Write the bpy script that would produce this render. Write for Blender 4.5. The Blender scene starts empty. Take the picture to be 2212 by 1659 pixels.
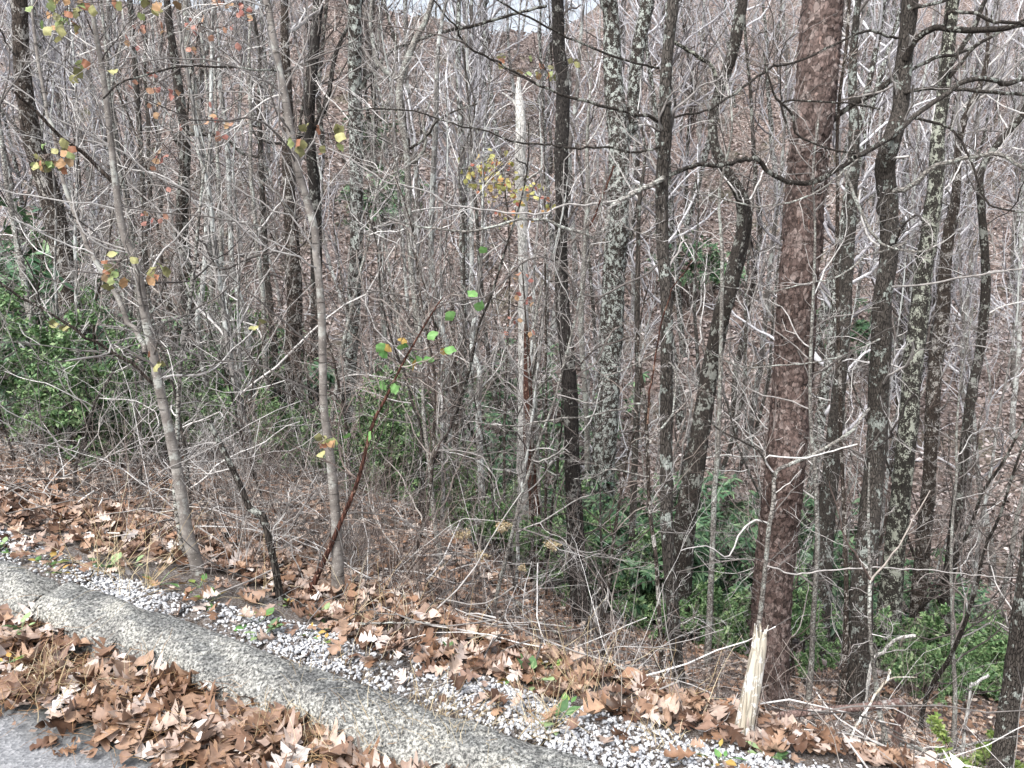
import bpy, math, random
import numpy as np
random.seed(7); RNG = np.random.default_rng(11)
SC = bpy.context.scene; COL = SC.collection
# ------------------------------------------------------------------ camera, sky, sun, exposure
PITCH = math.radians(10); FPX = 1640.0; CAMZ = 1.6
cam = bpy.data.cameras.new('camera'); cam.sensor_width = 36; cam.lens = 36*FPX/2212
cam.clip_start = .05; cam.clip_end = 2000
co = bpy.data.objects.new('camera', cam); COL.objects.link(co)
co.location = (0, 0, CAMZ); co.rotation_euler = (math.pi/2-PITCH, 0, 0); SC.camera = co
W = bpy.data.worlds.new('World'); SC.world = W; W.use_nodes = True
nt = W.node_tree; bg = nt.nodes['Background']
sky = nt.nodes.new('ShaderNodeTexSky'); sky.sky_type = 'NISHITA'; sky.sun_disc = False
SUN_EL, SUN_AZ = math.radians(52), math.radians(215)
sky.sun_elevation = SUN_EL; sky.sun_rotation = SUN_AZ; sky.dust_density = 4; sky.air_density = 1.2
hs = nt.nodes.new('ShaderNodeHueSaturation'); hs.inputs['Saturation'].default_value = .4
nt.links.new(sky.outputs[0], hs.inputs['Color']); nt.links.new(hs.outputs[0], bg.inputs[0])
bg.inputs[1].default_value = .15
sl = bpy.data.lights.new('sun', 'SUN'); sl.energy = 1.5; sl.angle = math.radians(25); sl.color = (1, .985, .965)
so = bpy.data.objects.new('sun', sl); COL.objects.link(so)
so.rotation_euler = (math.pi/2-SUN_EL, 0, math.pi-SUN_AZ)
SC.view_settings.view_transform = 'Standard'; SC.view_settings.look = 'None'
SC.view_settings.exposure = 1.05; SC.view_settings.gamma = 1
SC.cycles.max_bounces = 4; SC.cycles.diffuse_bounces = 2; SC.cycles.transparent_max_bounces = 4

# ------------------------------------------------------------------ helpers: picture ray <-> world, ground
AX = np.array([.9143, -.4051]); NX = np.array([.4051, .9143]); S0 = 1.8804
def ray(u, v):
    dv = (830-v)/FPX
    return np.array([(u-1106)/FPX, math.cos(PITCH)+dv*math.sin(PITCH), -math.sin(PITCH)+dv*math.cos(PITCH)])
def P(u, v, Y):
    d = ray(u, v); return np.array([0, 0, CAMZ])+d*(Y/d[1])
def depth(p): return p[1]*math.cos(PITCH)-(p[2]-CAMZ)*math.sin(PITCH)
def proj(p):
    d = depth(p); up = p[1]*math.sin(PITCH)+(p[2]-CAMZ)*math.cos(PITCH)
    return 1106+FPX*p[0]/d, 830-FPX*up/d
def sst(a, b, x):
    t = np.clip((x-a)/(b-a), 0, 1); return t*t*(3-2*t)
def gz(x, y):
    x = np.asarray(x, float); y = np.asarray(y, float)
    a = x*AX[0]+y*AX[1]; s = x*NX[0]+y*NX[1]-S0
    plane = -.06*np.clip(a, -40, 40)
    k = .26+.12*sst(-3.2, 1.2, x); B = .10+.95*sst(-1.0, 1.5, x)
    sp = np.clip(s-.5, 0, None)
    prof = .105*sst(-.03, .01, s)-.06*sst(.05, .5, s)-k*(np.sqrt(sp*sp+.04)-.2)-B*(1-np.exp(-(sp*sp/(sp+.15))/.75))
    far = np.clip(s, 0, None)
    und = (np.sin(x*1.3+y*.7)*.06+np.sin(x*.5-y*.9+1)*.10+np.sin(x*2.9+1.7*y)*.03)*sst(.8, 4, s)
    bank = plane+prof+und
    y0 = 13+.25*np.clip(x, 0, 30)-.05*np.clip(x, -30, 0)+1.5*np.sin(x*.25)
    t = np.clip(y-y0, -30, 34+.25*np.clip(x, 0, 40)-7*np.exp(-((x+2.5)/6)**2))
    hill = -5.9+.66*t+(np.sin(x*.35+y*.22)*.5+np.sin(x*.9-y*.5)*.2+np.sin(x*2.1+y*1.4)*.08)
    hill = np.where(y < 4, -50, hill)
    m = np.maximum(bank, hill); d = np.abs(bank-hill)
    z = m+.35*np.exp(-d/.8)*0.5
    road = plane-.05-.02*np.clip(-s-7, 0, 20)
    return np.where(s < -.02, road, z)
def hit(u, v):
    d = ray(u, v); t = np.linspace(1.2, 80, 8000)
    x, y, z = d[0]*t, d[1]*t, CAMZ+d[2]*t
    i = np.argmax(z < gz(x, y)); return np.array([x[i], y[i], float(gz(x[i], y[i]))])
def sa(s, a):   # kerb coordinates to x, y
    s = np.asarray(s); a = np.asarray(a)
    return NX[0]*(s+S0)+AX[0]*a, NX[1]*(s+S0)+AX[1]*a

# ------------------------------------------------------------------ materials
def mat(name):
    m = bpy.data.materials.new(name); m.use_nodes = True
    n = m.node_tree.nodes; b = n['Principled BSDF']; b.inputs['Roughness'].default_value = .85
    b.inputs['Specular IOR Level'].default_value = .25
    return m, m.node_tree, b
def nd(t, kind, **kw):
    n = t.nodes.new('ShaderNode'+kind)
    for k, v in kw.items():
        if k in n.inputs.keys(): n.inputs[k].default_value = v
        else: setattr(n, k, v)
    return n
def ramp(t, src, stops, interp='LINEAR'):
    r = t.nodes.new('ShaderNodeValToRGB'); r.color_ramp.interpolation = interp
    e = r.color_ramp.elements
    while len(e) < len(stops): e.new(.5)
    for k, (p, c) in enumerate(stops):
        e[k].position = p; e[k].color = (*c, 1) if len(c) == 3 else c
    t.links.new(src, r.inputs[0]); return r.outputs[0]
def coords(t, scale):
    tc = t.nodes.new('ShaderNodeTexCoord'); mp = t.nodes.new('ShaderNodeMapping')
    mp.inputs['Scale'].default_value = scale; t.links.new(tc.outputs['Object'], mp.inputs[0]); return mp.outputs[0]
def mix(t, f, a, b, mode='MIX'):
    m = t.nodes.new('ShaderNodeMix'); m.data_type = 'RGBA'; m.blend_type = mode
    for sock, v in ((m.inputs[0], f), (m.inputs[6], a), (m.inputs[7], b)):
        if isinstance(v, (int, float)): sock.default_value = v
        elif isinstance(v, tuple): sock.default_value = (*v, 1)
        else: t.links.new(v, sock)
    return m.outputs[2]
def bump(t, b, src, dist, strength=1):
    n = nd(t, 'Bump', Strength=strength, Distance=dist); t.links.new(src, n.inputs['Height'])
    t.links.new(n.outputs[0], b.inputs['Normal'])
G = lambda v: (v, v, v)
def bark(name, dark, light, lichen=(.42, .47, .40), lam=.0, sc=22, squash=.22, lsc=7, crk=.42):
    m, t, b = mat(name)
    c1 = coords(t, (sc, sc, sc*squash)); c0 = coords(t, (1, 1, .8))
    n1 = nd(t, 'TexNoise', Scale=3.0, Detail=5, Roughness=.65); t.links.new(c1, n1.inputs[0])
    v1 = nd(t, 'TexVoronoi', Scale=3.4); v1.feature = 'DISTANCE_TO_EDGE'; t.links.new(c1, v1.inputs[0])
    col = ramp(t, n1.outputs[0], [(.3, dark), (.7, light)])
    crack = ramp(t, v1.outputs[0], [(.0, G(crk)), (.12, G(1.0))])
    col = mix(t, 1.0, col, crack, 'MULTIPLY')
    n2 = nd(t, 'TexNoise', Scale=lsc, Detail=6, Roughness=.7); t.links.new(c0, n2.inputs[0])
    n3 = nd(t, 'TexNoise', Scale=lsc*5, Detail=3, Roughness=.7); t.links.new(c0, n3.inputs[0])
    sm = nd(t, 'Math', operation='ADD'); t.links.new(n2.outputs[0], sm.inputs[0])
    mm = nd(t, 'Math', operation='MULTIPLY'); mm.inputs[1].default_value = .55
    t.links.new(n3.outputs[0], mm.inputs[0]); t.links.new(mm.outputs[0], sm.inputs[1])
    th = .92-lam*.17
    f = ramp(t, sm.outputs[0], [(th-.02, G(0)), (min(1, th+.02), G(1))])
    col = mix(t, f, col, lichen)
    t.links.new(col, b.inputs['Base Color'])
    bump(t, b, crack, .02, .9)
    return m
M = {}
M['dark'] = bark('dark_bark', (.02, .017, .015), (.085, .072, .062), (.30, .31, .28), .42, sc=26)
M['charcoal'] = bark('blackish_bark', (.014, .012, .011), (.06, .052, .047), (.25, .25, .23), .35, sc=26)
M['lichen'] = bark('lichen_bark', (.02, .016, .014), (.09, .075, .064), (.54, .58, .54), .62, sc=24, lsc=15)
M['lichen2'] = bark('yellow_lichen_bark', (.022, .02, .017), (.09, .082, .07), (.48, .50, .42), .58, sc=24, lsc=13)
M['grey'] = bark('grey_bark', (.028, .024, .021), (.125, .11, .097), (.34, .37, .34), .30, sc=24)
M['brown'] = bark('brown_bark', (.025, .019, .016), (.11, .087, .072), (.42, .40, .37), .45, sc=24, lsc=12)
M['palebark'] = bark('pale_bark', (.20, .185, .17), (.36, .34, .31), (.46, .48, .44), .55, sc=9, squash=1.5, lsc=9)
M['white'] = bark('bleached_wood', (.60, .58, .55), (.92, .91, .88), (.5, .5, .46), .3, sc=26, squash=.08)
M['straw'] = bark('yellow_wood', (.34, .29, .22), (.60, .56, .47), (.74, .73, .69), .75, sc=14, squash=.04, crk=.8)
M['pole'] = bark('brown_pole_bark', (.11, .065, .055), (.30, .21, .185), (.4, .37, .35), .3, sc=20, crk=.8)
M['red'] = bark('red_rotten_wood', (.035, .016, .012), (.16, .07, .05), (.3, .2, .15), .35, sc=28, squash=.1)

def smooth_bark():
    m, t, b = mat('smooth_sapling_bark')
    c = coords(t, (1, 1, 1)); cz = coords(t, (6, 6, 42))
    n = nd(t, 'TexNoise', Scale=16, Detail=6, Roughness=.7); t.links.new(c, n.inputs[0])
    r = nd(t, 'TexNoise', Scale=1.6, Detail=2, Roughness=.5); t.links.new(cz, r.inputs[0])
    sp = nd(t, 'TexVoronoi', Scale=70); t.links.new(c, sp.inputs[0])
    col = ramp(t, n.outputs[0], [(.32, (.11, .098, .088)), (.5, (.20, .18, .165)), (.68, (.34, .32, .295))])
    ring = ramp(t, r.outputs[0], [(.30, G(.45)), (.40, G(1))])
    col = mix(t, 1.0, col, ring, 'MULTIPLY')
    nb = nd(t, 'TexNoise', Scale=7, Detail=6, Roughness=.7); t.links.new(c, nb.inputs[0])
    col = mix(t, ramp(t, nb.outputs[0], [(.54, G(0)), (.60, G(.85))]), col, (.40, .41, .38))
    d = ramp(t, sp.outputs['Distance'], [(.10, G(1)), (.16, G(0))])
    col = mix(t, d, col, (.48, .46, .42))
    t.links.new(col, b.inputs['Base Color']); bump(t, b, ring, .004); return m
M['smooth'] = smooth_bark()

def pine_bark():
    m, t, b = mat('scaly_pine_bark')
    c = coords(t, (1, 1, .62)); c2 = coords(t, (1, 1, 1))
    w = nd(t, 'TexNoise', Scale=14, Detail=3); t.links.new(c, w.inputs[0])
    wv = mix(t, .05, c, w.outputs['Color'], 'ADD')
    v1 = nd(t, 'TexVoronoi', Scale=30); t.links.new(wv, v1.inputs[0])
    v2 = nd(t, 'TexVoronoi', Scale=30); v2.feature = 'DISTANCE_TO_EDGE'; t.links.new(wv, v2.inputs[0])
    v3 = nd(t, 'TexVoronoi', Scale=75); t.links.new(wv, v3.inputs[0])
    col = ramp(t, v1.outputs['Color'], [(.0, (.035, .026, .023)), (.25, (.085, .062, .055)), (.6, (.14, .104, .094)), (.85, (.24, .20, .185)), (1, (.17, .10, .08))])
    col = mix(t, 1.0, col, ramp(t, v3.outputs['Color'], [(0, G(.45)), (1, G(1.45))]), 'MULTIPLY')
    nm = nd(t, 'TexNoise', Scale=20, Detail=3); t.links.new(c, nm.inputs[0])
    edge = ramp(t, v2.outputs[0], [(0.0, G(.2)), (.09, G(1))])
    col = mix(t, ramp(t, nm.outputs[0], [(.36, G(0)), (.5, G(1))]), col, mix(t, 1.0, col, edge, 'MULTIPLY'))
    nl = nd(t, 'TexNoise', Scale=1.1, Detail=3); t.links.new(c, nl.inputs[0]); col = mix(t, 1.0, col, ramp(t, nl.outputs[0], [(.35, (.75, .68, .66)), (.65, (1.2, 1.2, 1.2))]), 'MULTIPLY')
    n = nd(t, 'TexNoise', Scale=3.0, Detail=6, Roughness=.7); t.links.new(coords(t, (1.3, 1.3, .45)), n.inputs[0])
    scar = ramp(t, n.outputs[0], [(.30, G(1)), (.36, G(0))])
    col = mix(t, scar, col, (.02, .014, .012))
    t.links.new(col, b.inputs['Base Color']); bump(t, b, v1.outputs['Color'], .012, .8)
    return m
M['pine'] = pine_bark()

def twigmat(name, stops):
    m, t, b = mat(name)
    g = nd(t, 'NewGeometry'); oi = nd(t, 'ObjectInfo')
    a = nd(t, 'Math', operation='ADD'); t.links.new(g.outputs['Random Per Island'], a.inputs[0]); t.links.new(oi.outputs['Random'], a.inputs[1])
    f = nd(t, 'Math', operation='FRACT'); t.links.new(a.outputs[0], f.inputs[0])
    col = ramp(t, f.outputs[0], stops)
    n = nd(t, 'TexNoise', Scale=22, Detail=3); t.links.new(coords(t, (1, 1, 1)), n.inputs[0])
    col = mix(t, 1.0, col, ramp(t, n.outputs[0], [(.3, G(.65)), (.7, G(1.3))]), 'MULTIPLY')
    t.links.new(col, b.inputs['Base Color']); return m
M['twig'] = twigmat('grey_twigs', [(0, (.06, .053, .05)), (.35, (.18, .165, .155)), (.65, (.38, .36, .345)), (1, (.74, .72, .70))])
M['twigdark'] = twigmat('dark_twigs', [(0, (.045, .038, .036)), (.5, (.13, .11, .10)), (1, (.30, .27, .25))])
M['twigred'] = twigmat('reddish_twigs', [(0, (.05, .036, .032)), (.4, (.14, .105, .092)), (.8, (.30, .255, .225)), (1, (.50, .46, .42))])
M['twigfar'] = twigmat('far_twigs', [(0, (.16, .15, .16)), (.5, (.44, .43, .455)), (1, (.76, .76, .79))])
M['straws'] = twigmat('dry_straw', [(0, (.34, .24, .13)), (.5, (.55, .44, .27)), (1, (.68, .60, .44))])
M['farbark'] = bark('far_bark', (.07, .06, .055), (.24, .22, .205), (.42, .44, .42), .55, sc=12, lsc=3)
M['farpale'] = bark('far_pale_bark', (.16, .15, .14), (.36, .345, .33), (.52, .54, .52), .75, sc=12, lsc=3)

def leafmat(name, stops, rough=.75, trans=.0, nsc=60):
    m, t, b = mat(name)
    g = nd(t, 'NewGeometry')
    col = ramp(t, g.outputs['Random Per Island'], stops)
    n = nd(t, 'TexNoise', Scale=nsc, Detail=3); t.links.new(coords(t, (1, 1, 1)), n.inputs[0])
    col = mix(t, 1.0, col, ramp(t, n.outputs[0], [(.3, G(.75)), (.7, G(1.15))]), 'MULTIPLY')
    t.links.new(col, b.inputs['Base Color']); b.inputs['Roughness'].default_value = rough
    b.inputs['Specular IOR Level'].default_value = .35
    if trans:
        tr = nd(t, 'BsdfTranslucent'); t.links.new(col, tr.inputs[0]); mx = nd(t, 'MixShader'); mx.inputs[0].default_value = trans
        t.links.new(b.outputs[0], mx.inputs[1]); t.links.new(tr.outputs[0], mx.inputs[2])
        t.links.new(mx.outputs[0], t.nodes['Material Output'].inputs[0])
    return m
M['oak'] = leafmat('fallen_oak_leaves', [(0, (.05, .027, .016)), (.15, (.13, .07, .045)), (.32, (.26, .15, .09)), (.45, (.23, .15, .115)), (.6, (.36, .23, .15)), (.75, (.33, .245, .205)), (.87, (.48, .37, .30)), (.95, (.56, .48, .44)), (1, (.70, .66, .62))], .5)
M['litter'] = leafmat('fallen_leaves', [(0, (.045, .028, .02)), (.18, (.13, .08, .055)), (.4, (.34, .195, .12)), (.6, (.28, .19, .145)), (.8, (.46, .33, .25)), (1, (.68, .59, .52))], .7)
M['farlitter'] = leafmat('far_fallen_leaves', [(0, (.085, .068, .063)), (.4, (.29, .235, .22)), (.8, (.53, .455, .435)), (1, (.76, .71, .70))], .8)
M['green'] = leafmat('rhododendron_leaves', [(0, (.03, .075, .04)), (.5, (.085, .18, .09)), (1, (.24, .36, .19))], .32)
M['green2'] = leafmat('small_green_leaves', [(0, (.06, .13, .05)), (.5, (.15, .27, .11)), (1, (.36, .48, .24))], .5, .15)
M['lime'] = leafmat('lime_leaves', [(0, (.16, .26, .07)), (1, (.36, .44, .14))], .5, .2)
M['fgreen'] = leafmat('bright_green_leaves', [(0, (.12, .28, .08)), (.6, (.20, .40, .13)), (.8, (.38, .45, .12)), (1, (.55, .30, .10))], .5, .25)
M['autumn'] = leafmat('autumn_leaves', [(0, (.34, .15, .09)), (.2, (.46, .25, .14)), (.4, (.46, .38, .17)), (.65, (.42, .43, .20)), (.85, (.24, .36, .14)), (1, (.20, .12, .07))], .6, .2)
M['redleaf'] = leafmat('red_leaves', [(0, (.34, .13, .11)), (.6, (.50, .25, .20)), (1, (.48, .32, .18))], .6, .2)
M['yellow'] = leafmat('yellow_leaves', [(0, (.42, .44, .14)), (.6, (.60, .56, .22)), (.85, (.58, .32, .12)), (1, (.55, .18, .14))], .6, .2)
M['gravel'] = leafmat('grey_white_gravel', [(0, (.07, .055, .045)), (.10, (.22, .19, .17)), (.18, (.38, .39, .41)), (.6, (.58, .59, .61)), (1, (.80, .80, .80))], .7, 0, 120)
M['needles'] = leafmat('pine_needles', [(0, (.25, .13, .07)), (1, (.5, .32, .16))], .7)

def soilmat():
    m, t, b = mat('leaf_covered_soil')
    c = coords(t, (1, 1, 1)); cw = nd(t, 'TexNoise', Scale=9, Detail=3); t.links.new(c, cw.inputs[0])
    wv = mix(t, .06, c, cw.outputs['Color'], 'ADD')
    v = nd(t, 'TexVoronoi', Scale=13); t.links.new(wv, v.inputs[0])
    ve = nd(t, 'TexVoronoi', Scale=13); ve.feature = 'DISTANCE_TO_EDGE'; t.links.new(wv, ve.inputs[0])
    col = ramp(t, v.outputs['Color'], [(.1, (.05, .036, .03)), (.4, (.17, .127, .11)), (.7, (.32, .255, .23)), (.95, (.50, .43, .40))])
    col = mix(t, 1.0, col, ramp(t, ve.outputs[0], [(0, G(.3)), (.08, G(1))]), 'MULTIPLY')
    n = nd(t, 'TexNoise', Scale=.7, Detail=4); t.links.new(c, n.inputs[0])
    col = mix(t, ramp(t, n.outputs[0], [(.55, G(0)), (.72, G(.6))]), col, (.055, .07, .035))
    # fine grey dirt and stone dust under the gravel strip
    d = nd(t, 'VectorMath', operation='DOT_PRODUCT'); d.inputs[1].default_value = (NX[0], NX[1], 0); t.links.new(c, d.inputs[0])
    n2 = nd(t, 'TexNoise', Scale=9, Detail=4); t.links.new(c, n2.inputs[0])
    a = nd(t, 'Math', operation='MULTIPLY_ADD'); a.inputs[1].default_value = .4; t.links.new(n2.outputs[0], a.inputs[0]); t.links.new(d.outputs['Value'], a.inputs[2])
    mr = nd(t, 'MapRange'); mr.inputs[1].default_value = S0+.62+.2; mr.inputs[2].default_value = S0+.40+.2; t.links.new(a.outputs[0], mr.inputs[0])
    n3 = nd(t, 'TexNoise', Scale=120, Detail=4, Roughness=.8); t.links.new(c, n3.inputs[0])
    col = mix(t, mr.outputs[0], col, ramp(t, n3.outputs[0], [(.35, (.06, .045, .035)), (.5, (.20, .165, .14)), (.6, (.40, .39, .39)), (.7, (.6, .6, .61))]))
    t.links.new(col, b.inputs['Base Color']); bump(t, b, n3.outputs[0], .02, .8); return m
M['soil'] = soilmat()

def roadmat():
    m, t, b = mat('worn_asphalt')
    c = coords(t, (1, 1, 1))
    v = nd(t, 'TexVoronoi', Scale=95); t.links.new(c, v.inputs[0])
    n = nd(t, 'TexNoise', Scale=160, Detail=4, Roughness=.7); t.links.new(c, n.inputs[0])
    col = ramp(t, v.outputs['Color'], [(.1, (.16, .165, .175)), (.6, (.25, .255, .265)), (1, (.36, .36, .37))])
    col = mix(t, 1.0, col, ramp(t, n.outputs[0], [(.3, G(.7)), (.7, G(1.25))]), 'MULTIPLY')
    # damp, dirty edge beside the leaves
    d = nd(t, 'VectorMath', operation='DOT_PRODUCT'); d.inputs[1].default_value = (NX[0], NX[1], 0); t.links.new(c, d.inputs[0])
    n2 = nd(t, 'TexNoise', Scale=7, Detail=5); t.links.new(c, n2.inputs[0])
    a = nd(t, 'Math', operation='MULTIPLY_ADD'); a.inputs[1].default_value = .22; t.links.new(n2.outputs[0], a.inputs[0]); t.links.new(d.outputs['Value'], a.inputs[2])
    mr = nd(t, 'MapRange'); mr.inputs[1].default_value = S0-.56+.10; mr.inputs[2].default_value = S0-.42+.10; t.links.new(a.outputs[0], mr.inputs[0])
    col = mix(t, mr.outputs[0], col, mix(t, 1.0, col, (.36, .36, .32), 'MULTIPLY'))
    t.links.new(col, b.inputs['Base Color']); bump(t, b, v.outputs['Distance'], .004, .7); return m
M['road'] = roadmat()
def kerbmat():
    m, t, b = mat('weathered_concrete')
    c = coords(t, (1, 1, 1))
    v = nd(t, 'TexVoronoi', Scale=110); t.links.new(c, v.inputs[0])
    n = nd(t, 'TexNoise', Scale=110, Detail=4, Roughness=.8); t.links.new(c, n.inputs[0])
    col = ramp(t, n.outputs[0], [(.36, (.04, .04, .04)), (.46, (.25, .25, .24)), (.54, (.52, .515, .49)), (.63, (.80, .785, .74))])
    col = mix(t, .6, col, ramp(t, v.outputs['Color'], [(.0, G(.35)), (.6, G(1.0)), (1, G(1.35))]), 'MULTIPLY')
    n2 = nd(t, 'TexNoise', Scale=6, Detail=5, Roughness=.65); t.links.new(c, n2.inputs[0])
    col = mix(t, 1.0, col, ramp(t, n2.outputs[0], [(.32, (.50, .50, .50)), (.5, (.92, .92, .90)), (.7, (1.12, 1.1, 1.03))]), 'MULTIPLY')
    # darker weathered upper face (soot and algae on the top of the kerb)
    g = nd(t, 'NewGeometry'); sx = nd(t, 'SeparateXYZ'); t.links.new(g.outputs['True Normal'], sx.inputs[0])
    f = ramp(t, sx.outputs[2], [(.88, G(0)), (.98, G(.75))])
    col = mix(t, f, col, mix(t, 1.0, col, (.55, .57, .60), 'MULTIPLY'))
    t.links.new(col, b.inputs['Base Color']); bump(t, b, n.outputs[0], .012, .9); return m
M['kerb'] = kerbmat()

# ------------------------------------------------------------------ mesh building
class Acc:
    def __init__(s): s.v = []; s.f = []; s.n = 0; s.mi = []
    def add(s, V, F, mi=0):
        V = np.asarray(V, np.float32).reshape(-1, 3); F = np.asarray(F, np.int64)
        s.v.append(V); s.f.append(F+s.n); s.n += len(V); s.mi.append(np.full(len(F), mi, np.int32)); return s
    def build(s, name, m, parent=None, origin=(0, 0, 0), smooth=True):
        V = np.concatenate(s.v)-np.asarray(origin, np.float32)
        me = bpy.data.meshes.new(name); me.vertices.add(len(V)); me.vertices.foreach_set('co', V.ravel())
        sizes = np.concatenate([np.full(len(f), f.shape[1]) for f in s.f]); idx = np.concatenate([f.ravel() for f in s.f])
        st = np.concatenate([[0], np.cumsum(sizes)[:-1]])
        me.loops.add(len(idx)); me.loops.foreach_set('vertex_index', idx.astype(np.int32))
        me.polygons.add(len(sizes)); me.polygons.foreach_set('loop_start', st.astype(np.int32)); me.polygons.foreach_set('loop_total', sizes.astype(np.int32))
        me.update(calc_edges=True)
        ms = m if isinstance(m, (list, tuple)) else [m]
        for q in ms: me.materials.append(q)
        if len(ms) > 1: me.polygons.foreach_set('material_index', np.concatenate(s.mi))
        me.validate()
        if smooth: me.polygons.foreach_set('use_smooth', np.ones(len(me.polygons), bool))
        o = bpy.data.objects.new(name, me); COL.objects.link(o)
        if parent is not None: o.parent = parent
        return o
def empty(name, loc, label, cat, group=None):
    o = bpy.data.objects.new(name, None); COL.objects.link(o); o.location = tuple(float(c) for c in loc); o.empty_display_size = .2
    return tag(o, label, cat, group)
def tag(o, label=None, cat=None, group=None, kind=None):
    if label: o['label'] = label
    if cat: o['category'] = cat
    if group: o['group'] = group
    if kind: o['kind'] = kind
    return o
def nrm(v): return v/(np.linalg.norm(v, axis=-1, keepdims=True)+1e-9)
def tubes(pts, rad, sides=3):
    """pts (N,K,3), rad (N,K) -> verts, quads"""
    N, K, _ = pts.shape; T = np.gradient(pts, axis=1); T = nrm(T)
    ref = np.where(np.abs(T[:, :1, 2:3]) > .85, np.array([[[1., 0, 0]]]), np.array([[[0, 0, 1.]]]))
    A = nrm(np.cross(T, ref)); B = np.cross(T, A)
    an = np.arange(sides)*2*math.pi/sides
    V = pts[:, :, None]+rad[:, :, None, None]*(np.cos(an)[None, None, :, None]*A[:, :, None]+np.sin(an)[None, None, :, None]*B[:, :, None])
    i = np.arange(N)[:, None, None]*K*sides; k = np.arange(K-1)[None, :, None]*sides; j = np.arange(sides)[None, None, :]; j2 = (j+1) % sides
    F = np.stack([i+k+j, i+k+j2, i+k+sides+j2, i+k+sides+j], -1).reshape(-1, 4)
    return V.reshape(-1, 3), F
def resample(pts, n):
    pts = np.asarray(pts, float); m = len(pts)
    if m == 2: return pts[0]+(pts[1]-pts[0])*np.linspace(0, 1, n)[:, None]
    t = np.linspace(0, m-1-1e-6, n); i = t.astype(int); f = (t-i)[:, None]
    g = lambda k: pts[np.clip(k, 0, m-1)]
    p0, p1, p2, p3 = g(i-1), g(i), g(i+1), g(i+2)
    return .5*(2*p1+(p2-p0)*f+(2*p0-5*p1+4*p2-p3)*f*f+(3*p1-p0-3*p2+p3)*f**3)
def grow(st, d, ln, r0, K=5, wig=.25, up=0., taper=.35, rng=RNG):
    N = len(st); P_ = np.zeros((N, K, 3)); P_[:, 0] = st; d = nrm(d); step = (ln/(K-1))[:, None]
    for k in range(1, K):
        d = nrm(d+rng.normal(0, wig, (N, 3))+np.array([0, 0, up])); P_[:, k] = P_[:, k-1]+d*step
    return P_, r0[:, None]*np.linspace(1, taper, K)[None]
def spawn(pts, rad, n, lf, ang=(.5, 1.1), lo=.15, K=5, wig=.25, up=0., rf=.6, minr=.0012, rng=RNG, labs=None):
    """n children for each of N parents"""
    N, Kp, _ = pts.shape; t = rng.uniform(lo, .97, (N, n)); x = t*(Kp-1); i = np.minimum(x.astype(int), Kp-2); f = (x-i)[..., None]
    ii = np.arange(N)[:, None]; a, b = pts[ii, i], pts[ii, i+1]; s = a*(1-f)+b*f; T = nrm(b-a)
    r = rad[ii, i]; q = nrm(np.cross(T, rng.normal(0, 1, (N, n, 3))))
    th = rng.uniform(ang[0], ang[1], (N, n, 1)); d = np.cos(th)*T+np.sin(th)*q
    L = np.linalg.norm(np.diff(pts, axis=1), axis=2).sum(1)[:, None]
    ln = (labs if labs is not None else L*lf)*(1.15-.7*t)*rng.uniform(.45, 1.15, (N, n))
    r0 = np.maximum(r*rf, minr)
    return grow(s.reshape(-1, 3), d.reshape(-1, 3), ln.ravel(), r0.ravel(), K, wig, up, .4, rng)

def trunk(path, rad, sides=16, seg=.06, amp=.06, flare=0, seed=0, ell=None):
    """uneven trunk surface along a path of world points"""
    path = np.asarray(path, float); L = np.linalg.norm(np.diff(path, axis=0), axis=1).sum()
    n = int(min(620, max(12, L/seg))); c = resample(path, n); r = np.interp(np.linspace(0, 1, n), np.linspace(0, 1, len(rad)), rad)
    if flare: r = r*(1+flare*np.exp(-np.linspace(0, L, n)[::1]/.22))
    V, F = tubes(c[None], r[None], sides); V = V.reshape(n, sides, 3)
    rs = np.random.default_rng(seed+5); an = np.arange(sides)*2*math.pi/sides; z = np.linspace(0, L, n)[:, None]
    d = np.zeros((n, sides))
    for q in range(7):
        m_ = rs.integers(1, sides//2); d += rs.normal()*np.sin(m_*an[None]+rs.uniform(0, 6)+np.sin(z*rs.uniform(1, 5)+rs.uniform(0, 6))*1.2)*(.6+.4*np.sin(z*rs.uniform(2, 9)))
    lump = np.sin(z*rs.uniform(2, 4)+rs.uniform(0, 6))*.5+np.sin(z*rs.uniform(7, 12))*.3
    d = d/7**.5+rs.normal(0, .55, (n, sides))+lump
    V = c[:, None]+(V-c[:, None])*(1+amp*d)[..., None]
    return V.reshape(-1, 3), F, c, r

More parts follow.
